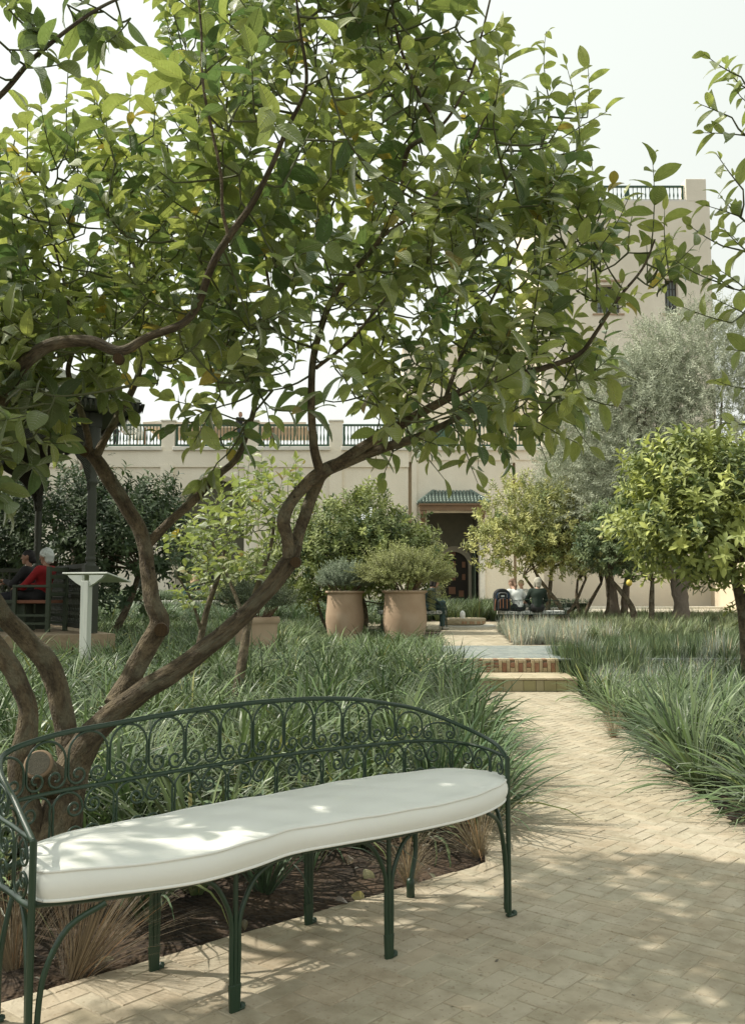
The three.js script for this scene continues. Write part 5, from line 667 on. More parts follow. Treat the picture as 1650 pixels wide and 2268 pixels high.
{
  const bigPot = potted('big clay pot with spreading yellow green feathery plant, the right of the two', [0.66, 0.1, -19.3], jar(0.455, 1.07, 0.02), { n: 1900, r: [0.86, 0.52, 0.8], h: 0.22, c0: [0.19, 0.20, 0.07], c1: [0.43, 0.46, 0.16], geo: featherSprig[0], s: 1.35, trail: 50, off: 0.06, up: 0.35 });
  potted('big clay pot with rounded grey green herb, the left of the two', [-0.58, 0.1, -19.8], jar(0.40, 1.06, 0.04), { n: 1100, r: [0.46, 0.36, 0.46], h: 0.12, c0: [0.18, 0.23, 0.14], c1: [0.40, 0.46, 0.32], geo: sprigGeo(18, 0.2, 0.035, smallLeaf, 0.7), s: 1.1, up: 0.8 });
  const band = [[0, 0], [0.30, 0], [0.33, 0.08], [0.345, 0.1], [0.352, 0.11], [0.345, 0.12], [0.375, 0.26], [0.385, 0.275], [0.375, 0.29], [0.40, 0.46], [0.43, 0.47], [0.44, 0.50], [0.43, 0.53], [0.40, 0.53], [0.37, 0.48], [0.33, 0.3]];
  potted('low ribbed orange clay pot with a dark bushy plant behind the slanting lemon limb', [-1.72, -0.02, -14], band.map(([x, y]) => [x * 0.8, y * 1.5]), { n: 500, r: [0.5, 0.34, 0.5], h: 0.15, c0: [0.05, 0.075, 0.03], c1: [0.15, 0.18, 0.07], geo: featherSprig[1], s: 1.15 });
  potted('far small orange clay pot seen through the young citrus leaves', flat(-4.05, 28).toArray(), band, { n: 160, r: [0.4, 0.3, 0.4], h: 0.12, c0: [0.05, 0.08, 0.03], c1: [0.13, 0.16, 0.06], geo: featherSprig[1], s: 1.3 });
}
// ---------------------------------------------------------------- fountain, lectern, small far bench
{
  const f = thing('low_fountain', 'low round brick fountain basin with a white egg shaped spout in the court', 'fountain', [2.18, TOP, -22.9]);
  part('base_slab', wuv(new THREE.CylinderGeometry(0.72, 0.72, 0.035, 8).rotateY(0.39).translate(0.1, 0.0175, 0.02)), pale, f);
  part('basin', wuv(lathe([[0, 0.03], [0.44, 0.03], [0.53, 0.06], [0.56, 0.17], [0.55, 0.20], [0.40, 0.205], [0.38, 0.17], [0, 0.165]], 32)), std([0.52, 0.44, 0.31], 0.85, { map: brickMap }), f);
  const rb = std([0.40, 0.24, 0.14], 0.9, { map: brickMap }); for (let i = 0; i < 14; i++) { const a = -0.2 + i * 0.115; part('facing_brick', wuv(box(0.05, 0.085, 0.012, 0, 0, 0, 0, 0.003).rotateX(-0.24).translate(0, 0.115, 0.547).rotateY(a)), i % 3 ? rb : slabTone(i), f); }
  part('spout', lathe([[0, 0.165], [0.055, 0.165], [0.06, 0.185], [0.05, 0.2], [0.06, 0.23], [0.066, 0.28], [0.058, 0.33], [0.035, 0.365], [0.012, 0.378], [0, 0.38]], 24), marble, f);
}
function slabTone() { return std([0.48, 0.40, 0.27], 0.9, { map: brickMap }); }
{
  const c = N(217, 1478, 10.9), l = thing('lectern', 'white metal information lectern with a tilted square panel, seen from behind', 'lectern', [c.x, -0.03, c.z], -0.34), H = 1.30;
  const white = std([0.62, 0.64, 0.57], 0.6, { map: grainMap });
  part('post', box(0.1, H, 0.085, 0, H / 2, 0, 0, 0.004), white, l);
  const tilt = -0.12, panel = part('panel', box(0.62, 0.018, 0.5, -0.07, H + 0.075, -0.02, 0, 0.004), white, l); panel.rotation.x = -0.2;
  for (const s of [-1, 1]) part('gusset', extrude([[0, 0], [0.2, 0.0], [0.17, -0.03], [0.08, -0.09], [0, -0.13]].map(([x, y]) => [s * x, y]), 0.05).translate(s * 0.05, H + 0.066, -0.025), white, l);
  const b = thing('wall_bench', 'small dark bench far away at the foot of the palace wall', 'bench', [N(338, 1470, 43.5).x, 0.79, -43.5]), W = 0.85;
  part('seat', box(W, 0.06, 0.4, 0, 0.55, 0), darkWood, b); for (const s of [-1, 1]) part('leg', box(0.07, 0.52, 0.34, s * (W / 2 - 0.12), 0.26, 0), darkWood, b); part('backrest', box(W * 0.45, 0.4, 0.05, W * 0.22, 0.78, -0.17), darkWood, b);
}
// ---------------------------------------------------------------- copies of the iron bench round the fountain
function copyThing(root, pos, turn, label, scale = 1) { const c = root.clone(); c.name = numbered(root.name.replace(/_\d+$/, '')); c.position.set(...pos); c.rotation.set(0, turn, 0); c.scale.setScalar(scale); c.userData = { ...root.userData, label }; scene.add(c); return c; }
const farSeat = (x, D, turn, bl, cl) => { const q = V(0.86, 0, -0.2).multiplyScalar(0.86).applyAxisAngle(UP, turn), p = [x - q.x, TOP, -D - q.z]; copyThing(bench, p, turn, bl, 0.86); copyThing(cushion, p, turn, cl, 0.86); };
farSeat(3.52, 20.7, Math.PI + 0.1, 'green iron bench right of the fountain, its scrolled back to the viewer', 'white cushion on the right fountain bench under the backpack');
farSeat(0.89, 21.0, Math.PI - 0.25, 'green iron bench left of the fountain, half hidden by the big clay pot', 'white cushion on the left fountain bench behind the big clay pot');
farSeat(4.55, 25.3, -0.5, 'green iron bench on the far side of the fountain, turned towards the viewer', 'white cushion whose end shows beyond the right fountain bench');

// ---------------------------------------------------------------- pavilion
{
  const A = V(-4.04, 0, -13.5), B = V(-6.05, 0, -17.0), Cc = V(-7.54, 0, -11.49), FL = 0.56, HT = 3.72;
  const p = thing('garden_pavilion', 'dark carved wooden pavilion with turned columns and lattice railing on the left', 'pavilion', [A.x, 0, A.z]);
  const ex = B.clone().sub(A), L = ex.length(); ex.normalize(); const ez = Cc.clone().sub(A).normalize();   // ex along the right side, ez along the front, both from the near right corner
  const P = (a, b, y) => V(ex.x * a + ez.x * b, y, ex.z * a + ez.z * b), yaw = Math.atan2(-ex.z, ex.x), yawF = Math.atan2(-ez.z, ez.x);
  const slab = (w, h, d, a, b, y) => { const q = P(a, b, y); return box(w, h, d).rotateY(yaw).translate(q.x, q.y, q.z); };
  part('platform', wuv(slab(L + 0.6, FL, L + 0.6, L / 2, L / 2, FL / 2 - 0.01)), std([0.34, 0.26, 0.17], 0.95, { map: brickMap }), p);
  part('step', wuv(slab(1.6, FL * 0.55, 0.5, L / 2, -0.5, FL * 0.27)), pale, p);
  const col = [[0, 0], [.085, 0], [.085, .95], [.085, .96], [.058, 1.0], [.075, 1.03], [.075, 1.07], [.055, 1.10], [.078, 1.14], [.055, 1.18], [.075, 1.22], [.055, 1.26], [.08, 1.30], [.056, 1.34], [.075, 1.38], [.055, 1.42], [.07, 1.47], [.055, 1.50], [.064, 1.56], [.064, 2.02], [.05, 2.1], [.078, 2.14], [.078, 2.19], [.055, 2.22], [.072, 2.27], [.055, 2.31], [.075, 2.36], [.06, 2.42], [.09, 2.5], [.13, 2.62], [.13, 2.7], [.10, 2.72], [.10, HT - FL], [0, HT - FL]];
  const spots = [[0, 0], [L, 0], [0, 1.35], [0, L - 1.35], [0, L], [L, L], [L * 0.5, L]];
  for (const [a, b] of spots) { const q = P(a, b, FL), c = part('column', [lathe(col, 16).translate(q.x, q.y, q.z), box(0.2, 0.95, 0.2).rotateY(yaw).translate(q.x, q.y + 0.475, q.z)], darkWood, p); }
  // arches: carved panels that widen upwards from the capitals
  const archPanel = (w) => { const pts = [[0, HT - FL]], n = 26; pts.push([0, 2.0]); for (let i = 0; i <= n; i++) { const f = i / n, a = Math.PI - Math.PI * f, x = w / 2 + Math.cos(a) * (w / 2 - 0.07), y = 2.05 + Math.sin(a) * Math.min(0.98, w * 0.5) + 0.035 * Math.abs(Math.sin(f * Math.PI * 9)); pts.push([x, y]); } pts.push([w, 2.0], [w, HT - FL]); return extrude(pts, 0.07).translate(0, FL, -0.035); };
  const lattice = std([0.06, 0.063, 0.042], 0.8, { bumpMap: tex(128, (u, v) => 0.5 + 0.5 * Math.sin(u * 50.26) * Math.sin(v * 50.26), false, 4), bumpScale: 0.03, map: tex(128, (u, v) => { const k = Math.sin(u * 50.26) * Math.sin(v * 50.26) > 0.35 ? 0.35 : 1; return [k, k, k]; }, true, 4) });
  const put = (g, a, b, y) => { const q = P(a, b, 0); return g.rotateY(y).translate(q.x, 0, q.z); };
  part('arch_panel', wuv(put(archPanel(L), 0, 0, yaw)), lattice, p); part('arch_panel', wuv(put(archPanel(L), 0, L, yaw)), lattice, p);
  part('arch_panel', wuv(put(archPanel(1.35), 0, 0, yawF)), lattice, p); part('arch_panel', wuv(put(archPanel(L - 2.7), 0, 1.35, yawF)), lattice, p); part('arch_panel', wuv(put(archPanel(L), L, 0, yawF)), lattice, p);
  // lattice railing on the right and back sides
  const rail = (w) => { const g = [box(w, 0.07, 0.09, w / 2, 0.96, 0), box(w, 0.05, 0.06, w / 2, 0.52, 0), box(w, 0.07, 0.07, w / 2, 0.08, 0)], n = Math.round(w / 0.115); for (let i = 1; i < n; i++) g.push(box(0.02, 0.86, 0.02, w * i / n, 0.5, 0)); for (let i = 0; i < n; i++) for (const y of [0.18, 0.34, 0.64, 0.8]) g.push(tube(Array.from({ length: 9 }, (_, k) => { const a = k / 8 * Math.PI * 2; return V(w * (i + 0.5) / n + Math.cos(a) * 0.04, y + Math.sin(a) * 0.055, 0); }), 0.009, { radial: 4, smooth: false, caps: false })); return join(g).translate(0, FL, 0); };
  part('railing', put(rail(L), 0, 0, yaw), darkWood, p); part('railing', put(rail(L), L, 0, yawF), darkWood, p); part('railing', put(rail(L), 0, L, yaw), darkWood, p);
  // hip roof with toothed eaves
  const o = 0.55, apex = P(L / 2, L / 2, HT + 1.7), cs = [[-o, -o], [L + o, -o], [L + o, L + o], [-o, L + o]].map(([a, b]) => P(a, b, HT + 0.12));
  const roofPos = []; for (let i = 0; i < 4; i++) { const q = cs[i], r = cs[(i + 1) % 4]; roofPos.push(q.x, q.y, q.z, r.x, r.y, r.z, apex.x, apex.y, apex.z); }
  const rg = new THREE.BufferGeometry(); rg.setAttribute('position', new THREE.Float32BufferAttribute(roofPos, 3)); rg.computeVertexNormals();
  const roof = part('roof', wuv(rg), std([0.09, 0.10, 0.07], 0.8, { map: grainMap }), p);
  part('ceiling', slab(L + 2 * o - 0.1, 0.06, L + 2 * o - 0.1, L / 2, L / 2, HT + 0.06), std([0.07, 0.085, 0.06], 0.8), roof);
  const ribs = [], teeth = []; for (let i = 0; i < 4; i++) { const q = cs[i], r = cs[(i + 1) % 4]; for (let k = 0; k <= 26; k++) { const f = k / 26, e = q.clone().lerp(r, f), up = e.clone().lerp(apex, 1 - Math.abs(2 * f - 1)); ribs.push(tube([e.clone().add(V(0, 0.03, 0)), up.add(V(0, 0.03, 0))], 0.05, { radial: 5, smooth: false })); } for (let k = 0; k <= 70; k++) { const e = q.clone().lerp(r, k / 70); teeth.push(new THREE.ConeGeometry(0.035, 0.14, 5).rotateX(Math.PI).translate(e.x, e.y - 0.09, e.z)); } }
  part('roof_tiles', ribs, std([0.095, 0.11, 0.075], 0.7), roof, 'stuff'); part('eaves_teeth', teeth, darkWood, roof, 'stuff');
  part('beam', [slab(L + 0.2, 0.2, 0.16, L / 2, 0, HT - 0.1), slab(0.16, 0.2, L + 0.2, 0, L / 2, HT - 0.105), slab(L + 0.2, 0.2, 0.16, L / 2, L, HT - 0.1), slab(0.16, 0.2, L + 0.2, L, L / 2, HT - 0.105)], darkWood, p);
}

// ---------------------------------------------------------------- people: a smooth field round the bones, meshed by surface nets
function surfaceNets(lo, hi, h, f) {
  const nx = Math.ceil((hi[0] - lo[0]) / h) + 1, ny = Math.ceil((hi[1] - lo[1]) / h) + 1, nz = Math.ceil((hi[2] - lo[2]) / h) + 1, val = new Float32Array(nx * ny * nz), id = new Int32Array(nx * ny * nz).fill(-1), pos = [], idx = [], at3 = (i, j, k) => (k * ny + j) * nx + i;
  for (let k = 0; k < nz; k++) for (let j = 0; j < ny; j++) for (let i = 0; i < nx; i++) val[at3(i, j, k)] = f(lo[0] + i * h, lo[1] + j * h, lo[2] + k * h);
  const E = [[0, 1], [0, 2], [0, 4], [1, 3], [1, 5], [2, 3], [2, 6], [3, 7], [4, 5], [4, 6], [5, 7], [6, 7]];
  for (let k = 0; k < nz - 1; k++) for (let j = 0; j < ny - 1; j++) for (let i = 0; i < nx - 1; i++) {
    const v = [0, 1, 2, 3, 4, 5, 6, 7].map((c) => val[at3(i + (c & 1), j + ((c >> 1) & 1), k + (c >> 2))]), m = v.filter((x) => x < 0).length; if (!m || m === 8) continue;
    let x = 0, y = 0, z = 0, n = 0; for (const [a, b] of E) if ((v[a] < 0) !== (v[b] < 0)) { const t = v[a] / (v[a] - v[b]); x += (a & 1) + t * ((b & 1) - (a & 1)); y += ((a >> 1) & 1) + t * (((b >> 1) & 1) - ((a >> 1) & 1)); z += (a >> 2) + t * ((b >> 2) - (a >> 2)); n++; }
    id[at3(i, j, k)] = pos.length / 3; pos.push(lo[0] + (i + x / n) * h, lo[1] + (j + y / n) * h, lo[2] + (k + z / n) * h);
  }
  for (let k = 1; k < nz - 1; k++) for (let j = 1; j < ny - 1; j++) for (let i = 1; i < nx - 1; i++) {
    const a = val[at3(i, j, k)] < 0, q = (b, l) => { if (l.some((c) => c < 0)) return; b ? idx.push(l[0], l[1], l[2], l[0], l[2], l[3]) : idx.push(l[0], l[2], l[1], l[0], l[3], l[2]); };
    if (a !== val[at3(i + 1, j, k)] < 0) q(a, [id[at3(i, j - 1, k - 1)], id[at3(i, j, k - 1)], id[at3(i, j, k)], id[at3(i, j - 1, k)]]);
    if (a !== val[at3(i, j + 1, k)] < 0) q(a, [id[at3(i - 1, j, k - 1)], id[at3(i - 1, j, k)], id[at3(i, j, k)], id[at3(i, j, k - 1)]]);
    if (a !== val[at3(i, j, k + 1)] < 0) q(a, [id[at3(i - 1, j - 1, k)], id[at3(i, j - 1, k)], id[at3(i, j, k)], id[at3(i - 1, j, k)]]);
  }
  const g = new THREE.BufferGeometry(); g.setAttribute('position', new THREE.Float32BufferAttribute(pos, 3)); g.setIndex(idx); g.computeVertexNormals(); return g;
}
function blob(bones, cell, k = 0.025, grow = 0) {
  const lo = [9, 9, 9], hi = [-9, -9, -9]; for (const [a, ra, b, rb] of bones) for (const [p, r] of [[a, ra], [b, rb]]) for (let c = 0; c < 3; c++) { lo[c] = Math.min(lo[c], p[c] - r - grow - 2.5 * cell); hi[c] = Math.max(hi[c], p[c] + r + grow + 2.5 * cell); }
  const B = bones.map(([a, ra, b, rb]) => { const d = [b[0] - a[0], b[1] - a[1], b[2] - a[2]]; return { a, d, l: d[0] * d[0] + d[1] * d[1] + d[2] * d[2] || 1e-9, ra, rb }; });
  return surfaceNets(lo, hi, cell, (x, y, z) => { let s = 9; for (const { a, d, l, ra, rb } of B) { const px = x - a[0], py = y - a[1], pz = z - a[2], t = Math.max(0, Math.min(1, (px * d[0] + py * d[1] + pz * d[2]) / l)), e = Math.hypot(px - d[0] * t, py - d[1] * t, pz - d[2] * t) - (ra + (rb - ra) * t) - grow; const hh = Math.max(0, k - Math.abs(s - e)) / k; s = Math.min(s, e) - hh * hh * k * 0.25; } return s; });
}
const lerp3 = (a, b, t) => a.map((x, i) => x + (b[i] - x) * t), add3 = (a, b) => a.map((x, i) => x + b[i]);
function person(label, pos, turn, o) {
  const t = thing('person', label, 'person', pos, turn); t.scale.setScalar(o.size ?? 1); const sy = o.stand ? 0.90 : o.seat ?? 0.5, H = [0, sy + 0.09, 0], lean = o.lean ?? 0, side = o.side ?? 0, up = (d) => [Math.sin(side) * d, sy + 0.09 + Math.cos(lean) * Math.cos(side) * d, Math.sin(lean) * d];
  const waist = up(0.14), chest = up(0.32), nb = up(0.47), hd = add3(up(0.62), [0, 0, 0.035 + 0.05 * Math.sin(lean)]), sh = [-1, 1].map((s) => add3(up(0.41), [s * 0.165, 0, 0]));
  const knees = o.knees ?? (o.stand ? [[-0.1, 0.48, 0.02], [0.1, 0.48, 0.02]] : [[-0.11, sy + 0.05, 0.44], [0.11, sy + 0.05, 0.44]]), feet = o.feet ?? knees.map(([x, , z]) => [x, 0.08, z - (o.stand ? 0.02 : 0.03)]);
  const elbows = o.elbows ?? [[-0.24, sy + 0.28, 0.12], [0.24, sy + 0.28, 0.12]], hands = o.hands ?? [[-0.12, sy + 0.13, 0.32], [0.12, sy + 0.13, 0.32]];
  const torso = [[H, 0.125, waist, 0.115], [[-0.07, H[1], 0], 0.10, [0.07, H[1], 0], 0.10], [waist, 0.115, chest, 0.13], [add3(chest, [-0.06, 0, 0]), 0.105, add3(chest, [0.06, 0, 0]), 0.105], [add3(sh[0], [0.03, -0.02, 0]), 0.075, add3(sh[1], [-0.03, -0.02, 0]), 0.075]];
  const ua = [0, 1].map((i) => [sh[i], 0.052, elbows[i], 0.040]), fa = [0, 1].map((i) => [elbows[i], 0.039, hands[i], 0.026]);
  const th = [0, 1].map((i) => [[i ? 0.085 : -0.085, H[1] - 0.02, 0.02], 0.088, knees[i], 0.058]), ca = [0, 1].map((i) => [knees[i], 0.056, feet[i], 0.037]), ft = [0, 1].map((i) => [add3(feet[i], [0, -0.035, -0.03]), 0.036, add3(feet[i], [0, -0.05, 0.13]), 0.028]);
  const neck = [nb, 0.05, add3(hd, [0, -0.06, -0.02]), 0.047];
  const q = new THREE.Quaternion().setFromEuler(new THREE.Euler(o.nod ?? 0.05, o.look ?? 0, o.tilt ?? 0, 'YXZ')), hp = (x, y, z) => { const v = V(x, y, z).applyQuaternion(q); return [hd[0] + v.x, hd[1] + v.y, hd[2] + v.z]; };
  const skull = [[hp(0, 0.03, -0.018), 0.086, hp(0, 0.02, 0.012), 0.080], [hp(0, -0.02, 0.02), 0.066, hp(0, -0.075, 0.042), 0.042]], face = [[hp(0, 0.012, 0.086), 0.010, hp(0, -0.022, 0.106), 0.013], [hp(-0.02, -0.058, 0.082), 0.008, hp(0.02, -0.058, 0.082), 0.008], [hp(0, -0.092, 0.07), 0.016, hp(0, -0.09, 0.06), 0.02], [hp(-0.083, 0.012, -0.01), 0.012, hp(-0.082, -0.025, -0.006), 0.009], [hp(0.083, 0.012, -0.01), 0.012, hp(0.082, -0.025, -0.006), 0.009], [hp(-0.045, 0.03, 0.072), 0.012, hp(0.045, 0.03, 0.072), 0.012]];
  const skinM = o.skin ?? skin, geos = [blob([...torso, ...ua, ...fa, ...th, ...ca, neck, [hd, 0.07, hd, 0.07]], 0.017, 0.03), blob([...skull, ...face, neck], 0.0075, 0.014)];
  for (const i of [0, 1]) { const e = V(...elbows[i]), w = V(...hands[i]), d = w.clone().sub(e).normalize(), s = V(1, 0, 0).addScaledVector(d, -d.x).normalize(), n = d.clone().cross(s), p = (a, b, c) => w.clone().addScaledVector(d, a).addScaledVector(s, b).addScaledVector(n, c).toArray(), b = [[p(0, 0, 0), 0.022, p(0.05, 0.012, 0), 0.018], [p(0.01, -0.008, 0), 0.02, p(0.06, -0.018, 0), 0.017]], sg = i ? -1 : 1, curl = n.y > 0 ? -1 : 1; [[-0.027, 0.062], [-0.01, 0.075], [0.008, 0.07], [0.025, 0.055]].forEach(([x, l]) => { b.push([p(0.065, x, 0), 0.0092, p(0.065 + l * 0.55, x, curl * 0.012), 0.0085], [p(0.065 + l * 0.55, x, curl * 0.012), 0.0085, p(0.065 + l * 0.9, x, curl * 0.038), 0.0072]); }); b.push([p(0.015, sg * 0.02, 0), 0.012, p(0.05, sg * 0.048, curl * 0.012), 0.0095], [p(0.05, sg * 0.048, curl * 0.012), 0.0095, p(0.078, sg * 0.05, curl * 0.022), 0.0078]); geos.push(blob(b, 0.0055, 0.008)); }
  part('body', geos, skinM, t);
  const eyes = [-1, 1].map((s) => { const c = hp(s * 0.031, 0.012, 0.079); return new THREE.SphereGeometry(0.011, 8, 6).translate(...c); }); part('eyes', eyes, std([0.05, 0.04, 0.03], 0.3), t);
  const hair = { short: [[[0, 0.05, -0.03], 0.086, [0, 0.045, 0.0], 0.083], [[0, 0.0, -0.045], 0.076, [0, -0.04, -0.05], 0.06], [[-0.06, 0.01, -0.02], 0.036, [-0.06, 0.04, 0.02], 0.034], [[0.06, 0.01, -0.02], 0.036, [0.06, 0.04, 0.02], 0.034]], bob: [[[0, 0.055, -0.03], 0.088, [0, 0.05, 0.005], 0.086], [[0, 0.0, -0.05], 0.085, [0, -0.075, -0.055], 0.066], [[-0.066, 0.02, -0.01], 0.042, [-0.072, -0.085, 0.005], 0.03], [[0.066, 0.02, -0.01], 0.042, [0.072, -0.085, 0.005], 0.03]], pony: [[[0, 0.05, -0.03], 0.086, [0, 0.045, 0.0], 0.083], [[0, 0.0, -0.05], 0.07, [0, 0.02, -0.1], 0.04], [[0, 0.02, -0.1], 0.034, [0.03, -0.1, -0.14], 0.036], [[0.03, -0.1, -0.14], 0.036, [0.06, -0.22, -0.12], 0.014]], bun: [[[0, 0.05, -0.03], 0.086, [0, 0.045, 0.002], 0.083], [[0, 0.0, -0.05], 0.076, [0, -0.04, -0.06], 0.055], [[0, -0.03, -0.10], 0.045, [0, -0.05, -0.11], 0.04]], curly: [[[0, 0.06, -0.03], 0.096, [0, 0.055, 0.0], 0.09], [[0, 0.0, -0.055], 0.09, [0, -0.05, -0.055], 0.07], ...Array.from({ length: 26 }, (_, i) => { const a = i * 2.4, z = 1 - i / 17, r = Math.sqrt(Math.max(0, 1 - z * z)), d = [Math.cos(a) * r * 0.095, 0.035 + z * 0.09, -0.035 + Math.sin(a) * r * 0.08]; return d[2] > 0.03 && d[1] < 0.07 ? [[0, 0.1, -0.03], 0.03, [0, 0.1, -0.03], 0.03] : [d, 0.026, d, 0.026]; })] }[o.hairStyle ?? 'short'];
  part('hair', blob(hair.map(([a, ra, b, rb]) => [hp(...a), ra, hp(...b), rb]), 0.008, 0.016), std(o.hair, 0.75, { bumpMap: fineBump, bumpScale: 0.01 }), t);
  const top = std(o.top, 0.9), legs = std(o.legs, 0.9), sleeve = o.sleeve ?? 'long';
  part('top', blob([...torso.slice(0, 1).map(([a, ra, b, rb]) => [add3(a, [0, 0.03, 0]), ra, b, rb]), ...torso.slice(2), ...(sleeve === 'long' ? [...ua, ...fa.map(([a, ra, b]) => [a, ra, lerp3(a, b, 0.88), 0.029])] : ua.map(([a, ra, b, rb]) => [a, ra + 0.006, lerp3(a, b, 0.62), rb + 0.008]))], 0.016, 0.03, 0.014), top, t);
  part('trousers', blob([torso[0].map((x, i) => i === 2 ? add3(H, [0, 0.04, 0]) : x), torso[1], ...th, ...ca.map(([a, ra, b, rb]) => [a, ra, lerp3(a, b, 0.92), rb + 0.006])], 0.017, 0.03, 0.013), legs, t);
  ft.forEach((b) => part('shoe', blob([b], 0.012, 0.02, 0.006), std(o.shoes ?? [0.03, 0.03, 0.03], 0.6), t));
  return t;
}
const Gr = [0.50, 0.49, 0.44];
{ // on the pavilion's bench and chair
  const FL = 0.555, D = 14.2, xr = N(108, 1450, D).x, xd = N(66, 1450, D + 0.3).x;
  const ch = thing('wooden_chair', 'dark green wooden armchair with reddish woven seat under the woman in red', 'chair', [xr - 0.02, FL, -D], -Math.PI / 2 - 0.15), g = std([0.04, 0.055, 0.03], 0.5);
  part('seat', box(0.52, 0.05, 0.50, 0, 0.44, 0.02, 0, 0.01), std([0.22, 0.09, 0.05], 0.8, { map: grainMap, bumpMap: grain, bumpScale: 0.006 }), ch);
  for (const sx of [-1, 1]) { part('leg', box(0.055, 0.98, 0.06, sx * 0.27, 0.47, -0.26), g, ch); part('leg', box(0.055, 0.66, 0.055, sx * 0.27, 0.33, 0.27), g, ch); part('armrest', box(0.07, 0.04, 0.58, sx * 0.27, 0.67, 0.01, 0, 0.01), g, ch); for (const y of [0.12, 0.24]) part('stretcher', box(0.035, 0.035, 0.48, sx * 0.27, y, 0), g, ch); }
  for (const y of [0.55, 0.68, 0.81, 0.92]) part('back_slat', box(0.49, 0.06, 0.025, 0, y, -0.26), g, ch);
  person('white haired woman in a red top leaning back in the pavilion chair', [xr, FL, -D], -Math.PI / 2 - 0.32, { size: 0.92, seat: 0.50, lean: -0.12, look: 0.12, nod: 0.12, hairStyle: 'curly', hair: [0.52, 0.55, 0.50], top: [0.24, 0.008, 0.010], legs: [0.012, 0.012, 0.012], skin: skinDark, knees: [[-0.08, 0.72, 0.42], [0.10, 0.62, 0.46]], feet: [[0.12, 0.38, 0.56], [0.10, 0.09, 0.42]], elbows: [[-0.25, 0.78, 0.12], [0.27, 0.72, 0.16]], hands: [[-0.12, 0.72, 0.40], [0.14, 0.70, 0.42]] });
  const sb = thing('wooden_bench', 'dark wooden bench in the pavilion under the dark haired woman', 'bench', [xd - 0.05, FL, -D - 0.35], -Math.PI / 2); part('seat', box(1.1, 0.05, 0.45, 0, 0.44, 0), g, sb); for (const x of [-0.45, 0.45]) part('leg', box(0.06, 0.42, 0.4, x, 0.21, 0), g, sb);
  person('dark haired woman in black seen in profile beside the woman in red', [xd, FL, -D - 0.35], -Math.PI / 2, { size: 0.92, seat: 0.50, lean: -0.05, nod: -0.05, hairStyle: 'bun', hair: [0.012, 0.010, 0.009], top: [0.018, 0.018, 0.018], legs: [0.02, 0.02, 0.025], skin: skinDark, elbows: [[-0.22, 0.78, 0.14], [0.24, 0.76, 0.16]], hands: [[-0.05, 0.78, 0.36], [0.05, 0.82, 0.36]] });
}
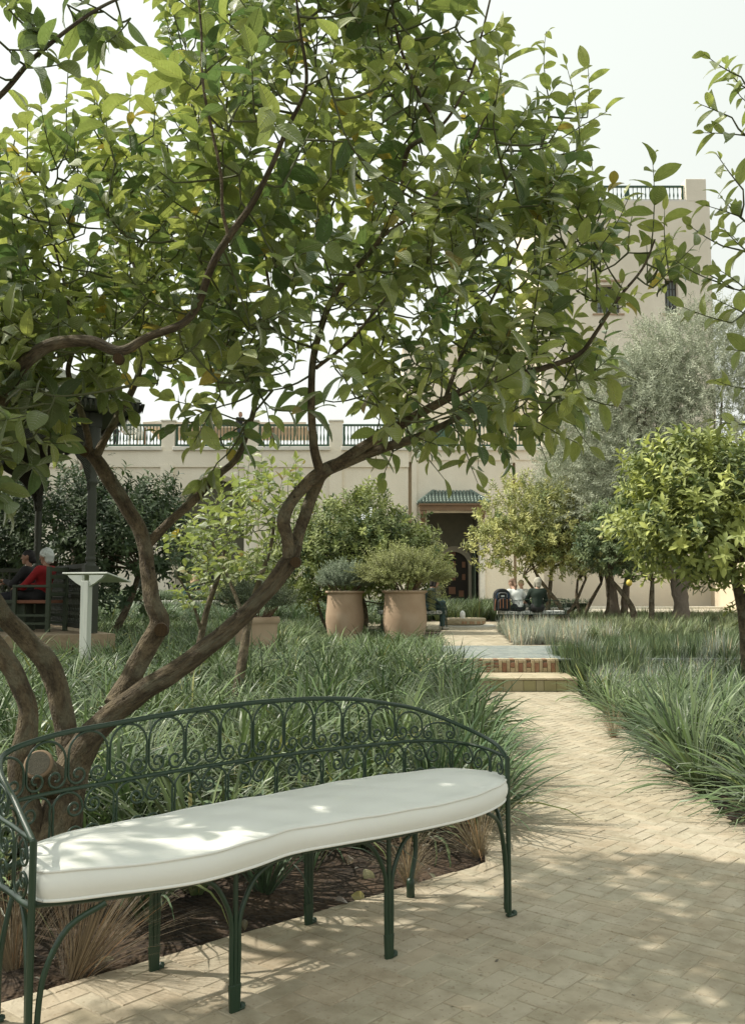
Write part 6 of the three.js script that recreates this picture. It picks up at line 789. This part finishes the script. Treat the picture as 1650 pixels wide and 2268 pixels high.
{ // round the fountain
  const S0 = TOP, px = (x, D) => (x - 931) / 2350 * D;
  const w = person('woman with a ponytail in a white t-shirt seated with her back to the viewer', [px(1294, 20.6), S0, -20.6], Math.PI + 0.25, { size: 0.86, seat: 0.49, lean: 0.28, side: 0.12, look: 0.35, nod: 0.3, hairStyle: 'pony', hair: [0.17, 0.10, 0.06], top: [0.66, 0.67, 0.63], sleeve: 'short', legs: [0.03, 0.03, 0.035], skin: std([0.55, 0.34, 0.24], 0.6), elbows: [[-0.28, 0.72, 0.12], [0.27, 0.70, 0.14]] });
  person('grey haired person in a dark green sweater seated right of the white t-shirt', [px(1340, 20.55), S0, -20.55], Math.PI - 0.05, { size: 0.86, seat: 0.49, lean: 0.06, side: -0.04, look: 0.35, hairStyle: 'bob', hair: [0.42, 0.39, 0.31], top: [0.015, 0.028, 0.018], legs: [0.03, 0.03, 0.03], skin: std([0.55, 0.34, 0.24], 0.6) });
  person('fair haired person in white facing the viewer between the two seated backs', [px(1303, 25), S0, -25.0], -0.45, { size: 0.86, seat: 0.49, lean: 0.1, nod: 0.35, hairStyle: 'short', hair: [0.55, 0.46, 0.30], top: [0.68, 0.68, 0.64], legs: [0.25, 0.25, 0.24], skin: std([0.58, 0.37, 0.27], 0.6), elbows: [[-0.26, 0.74, 0.16], [0.26, 0.74, 0.16]], hands: [[-0.1, 0.72, 0.38], [0.1, 0.74, 0.38]] });
  person('person in dark teal seated sideways behind the right big clay pot', [px(1067, 20.9), S0, -20.9], Math.PI / 2 + 0.1, { size: 0.88, seat: 0.49, lean: 0.25, nod: 0.3, hairStyle: 'bob', hair: [0.03, 0.025, 0.02], top: [0.035, 0.055, 0.05], legs: [0.045, 0.085, 0.09], shoes: [0.4, 0.36, 0.3], knees: [[-0.09, 0.66, 0.38], [0.12, 0.56, 0.44]] });
  person('seated person in a tan jacket and teal trousers far behind the young citrus', [px(494, 35.5), 0.79, -35.5], -1.2, { seat: 0.47, lean: 0.35, nod: 0.3, hairStyle: 'short', hair: [0.6, 0.62, 0.6], top: [0.50, 0.36, 0.22], legs: [0.05, 0.12, 0.12] });
  person('seated person in black with pale trousers right of the tan jacket', [px(520, 35.6), 0.79, -35.6], 0.5, { seat: 0.47, lean: 0.0, hairStyle: 'short', hair: [0.02, 0.02, 0.02], top: [0.025, 0.025, 0.025], legs: [0.42, 0.40, 0.35] });
  const fb = thing('wooden_bench', 'plain low bench under the two far seated people left of the porch', 'bench', [px(507, 35.6), 0.79, -35.6]); part('seat', box(1.3, 0.06, 0.42, 0, 0.43, 0), brownWood, fb); for (const x of [-0.55, 0.55]) part('leg', box(0.07, 0.4, 0.36, x, 0.2, 0), brownWood, fb);
  const ty = ny(1127) + 0.42;
  person('brown haired person in a dark top standing at the roof railing by the second pillar', [N(601, 1040, 47.9).x, ty, -47.9], 0.5, { stand: 1, hairStyle: 'bob', hair: [0.16, 0.09, 0.05], top: [0.02, 0.02, 0.02], legs: [0.05, 0.06, 0.08] });
  person('person in a white shirt standing at the roof railing beside the dark top', [N(619, 1040, 48.3).x, ty - 0.35, -48.3], -0.4, { stand: 1, hairStyle: 'short', hair: [0.10, 0.06, 0.04], top: [0.66, 0.66, 0.62], legs: [0.2, 0.22, 0.26] });
  person('person sitting low behind the left roof railing, face between the balusters', [N(188, 1080, 48.2).x, ty, -48.2], 0.3, { seat: 0.3, hairStyle: 'short', hair: [0.05, 0.03, 0.02], top: [0.07, 0.09, 0.08], legs: [0.08, 0.09, 0.1] });
  person('person in dark trousers standing behind the roof railing left of the parasols', [N(291, 1040, 48.6).x, ty - 0.1, -48.6], 2.6, { stand: 1, hairStyle: 'short', hair: [0.05, 0.03, 0.02], top: [0.40, 0.34, 0.26], legs: [0.02, 0.02, 0.022] });
  person('brown haired person at the roof railing close to the pavilion arch', [N(261, 1040, 48.0).x, ty - 0.15, -48.0], -0.5, { stand: 1, hairStyle: 'bob', hair: [0.15, 0.08, 0.05], top: [0.55, 0.42, 0.32], legs: [0.2, 0.2, 0.2] });
  // rucksack on the end of the bench
  const b = thing('rucksack', 'black rucksack with orange straps standing on the left end of the fountain bench', 'backpack', [px(1252, 20.6), S0 + 0.425, -20.6], 0.1), cloth = std([0.014, 0.015, 0.016], 0.8), orange = std([0.36, 0.15, 0.07], 0.8), grey = std([0.25, 0.25, 0.24], 0.7), blue = std([0.05, 0.11, 0.22], 0.7);
  const dome = (w, h, d) => { const pts = []; for (let i = 0; i <= 16; i++) { const a = Math.PI * i / 16; pts.push([Math.cos(a) * w / 2 * (1), h - w * 0.42 + Math.sin(a) * w * 0.42]); } pts.push([-w / 2 * 0.95, 0], [w / 2 * 0.95, 0]); return extrude(pts, d, [], 0.02); };
  part('main_compartment', dome(0.30, 0.44, 0.16).translate(0, 0.02, -0.08), cloth, b); part('front_pocket', dome(0.20, 0.22, 0.05).translate(0, 0.04, 0.1), cloth, b);
  part('badge', box(0.07, 0.035, 0.01, 0, 0.315, 0.104, 0, 0.003), std([0.55, 0.57, 0.55], 0.6), b);
  part('handle', tube([V(-0.09, 0.28, 0.104), V(-0.085, 0.37, 0.108), V(0, 0.385, 0.11), V(0.085, 0.37, 0.108), V(0.09, 0.28, 0.104)], 0.009, { radial: 6 }), grey, b);
  for (const s of [-1, 1]) { part('strap', tube([V(s * 0.17, 0.0, 0.06), V(s * 0.165, 0.15, 0.09), V(s * 0.15, 0.26, 0.1)], 0.009, { radial: 6 }), orange, b); part('trim', tube([V(s * 0.135, 0.24, 0.104), V(s * 0.13, 0.34, 0.106), V(s * 0.1, 0.39, 0.106)], 0.006, { radial: 6 }), blue, b); part('strap', box(0.014, 0.2, 0.012, s * 0.075, 0.15, 0.172), orange, b); }
  part('strap', box(0.016, 0.2, 0.012, -0.01, 0.16, 0.174), orange, b);
}
scene.traverse((o) => { if (o.isMesh) { o.castShadow = true; o.receiveShadow = true; } });
scene.updateMatrixWorld(true);
renderer.render(scene, camera);
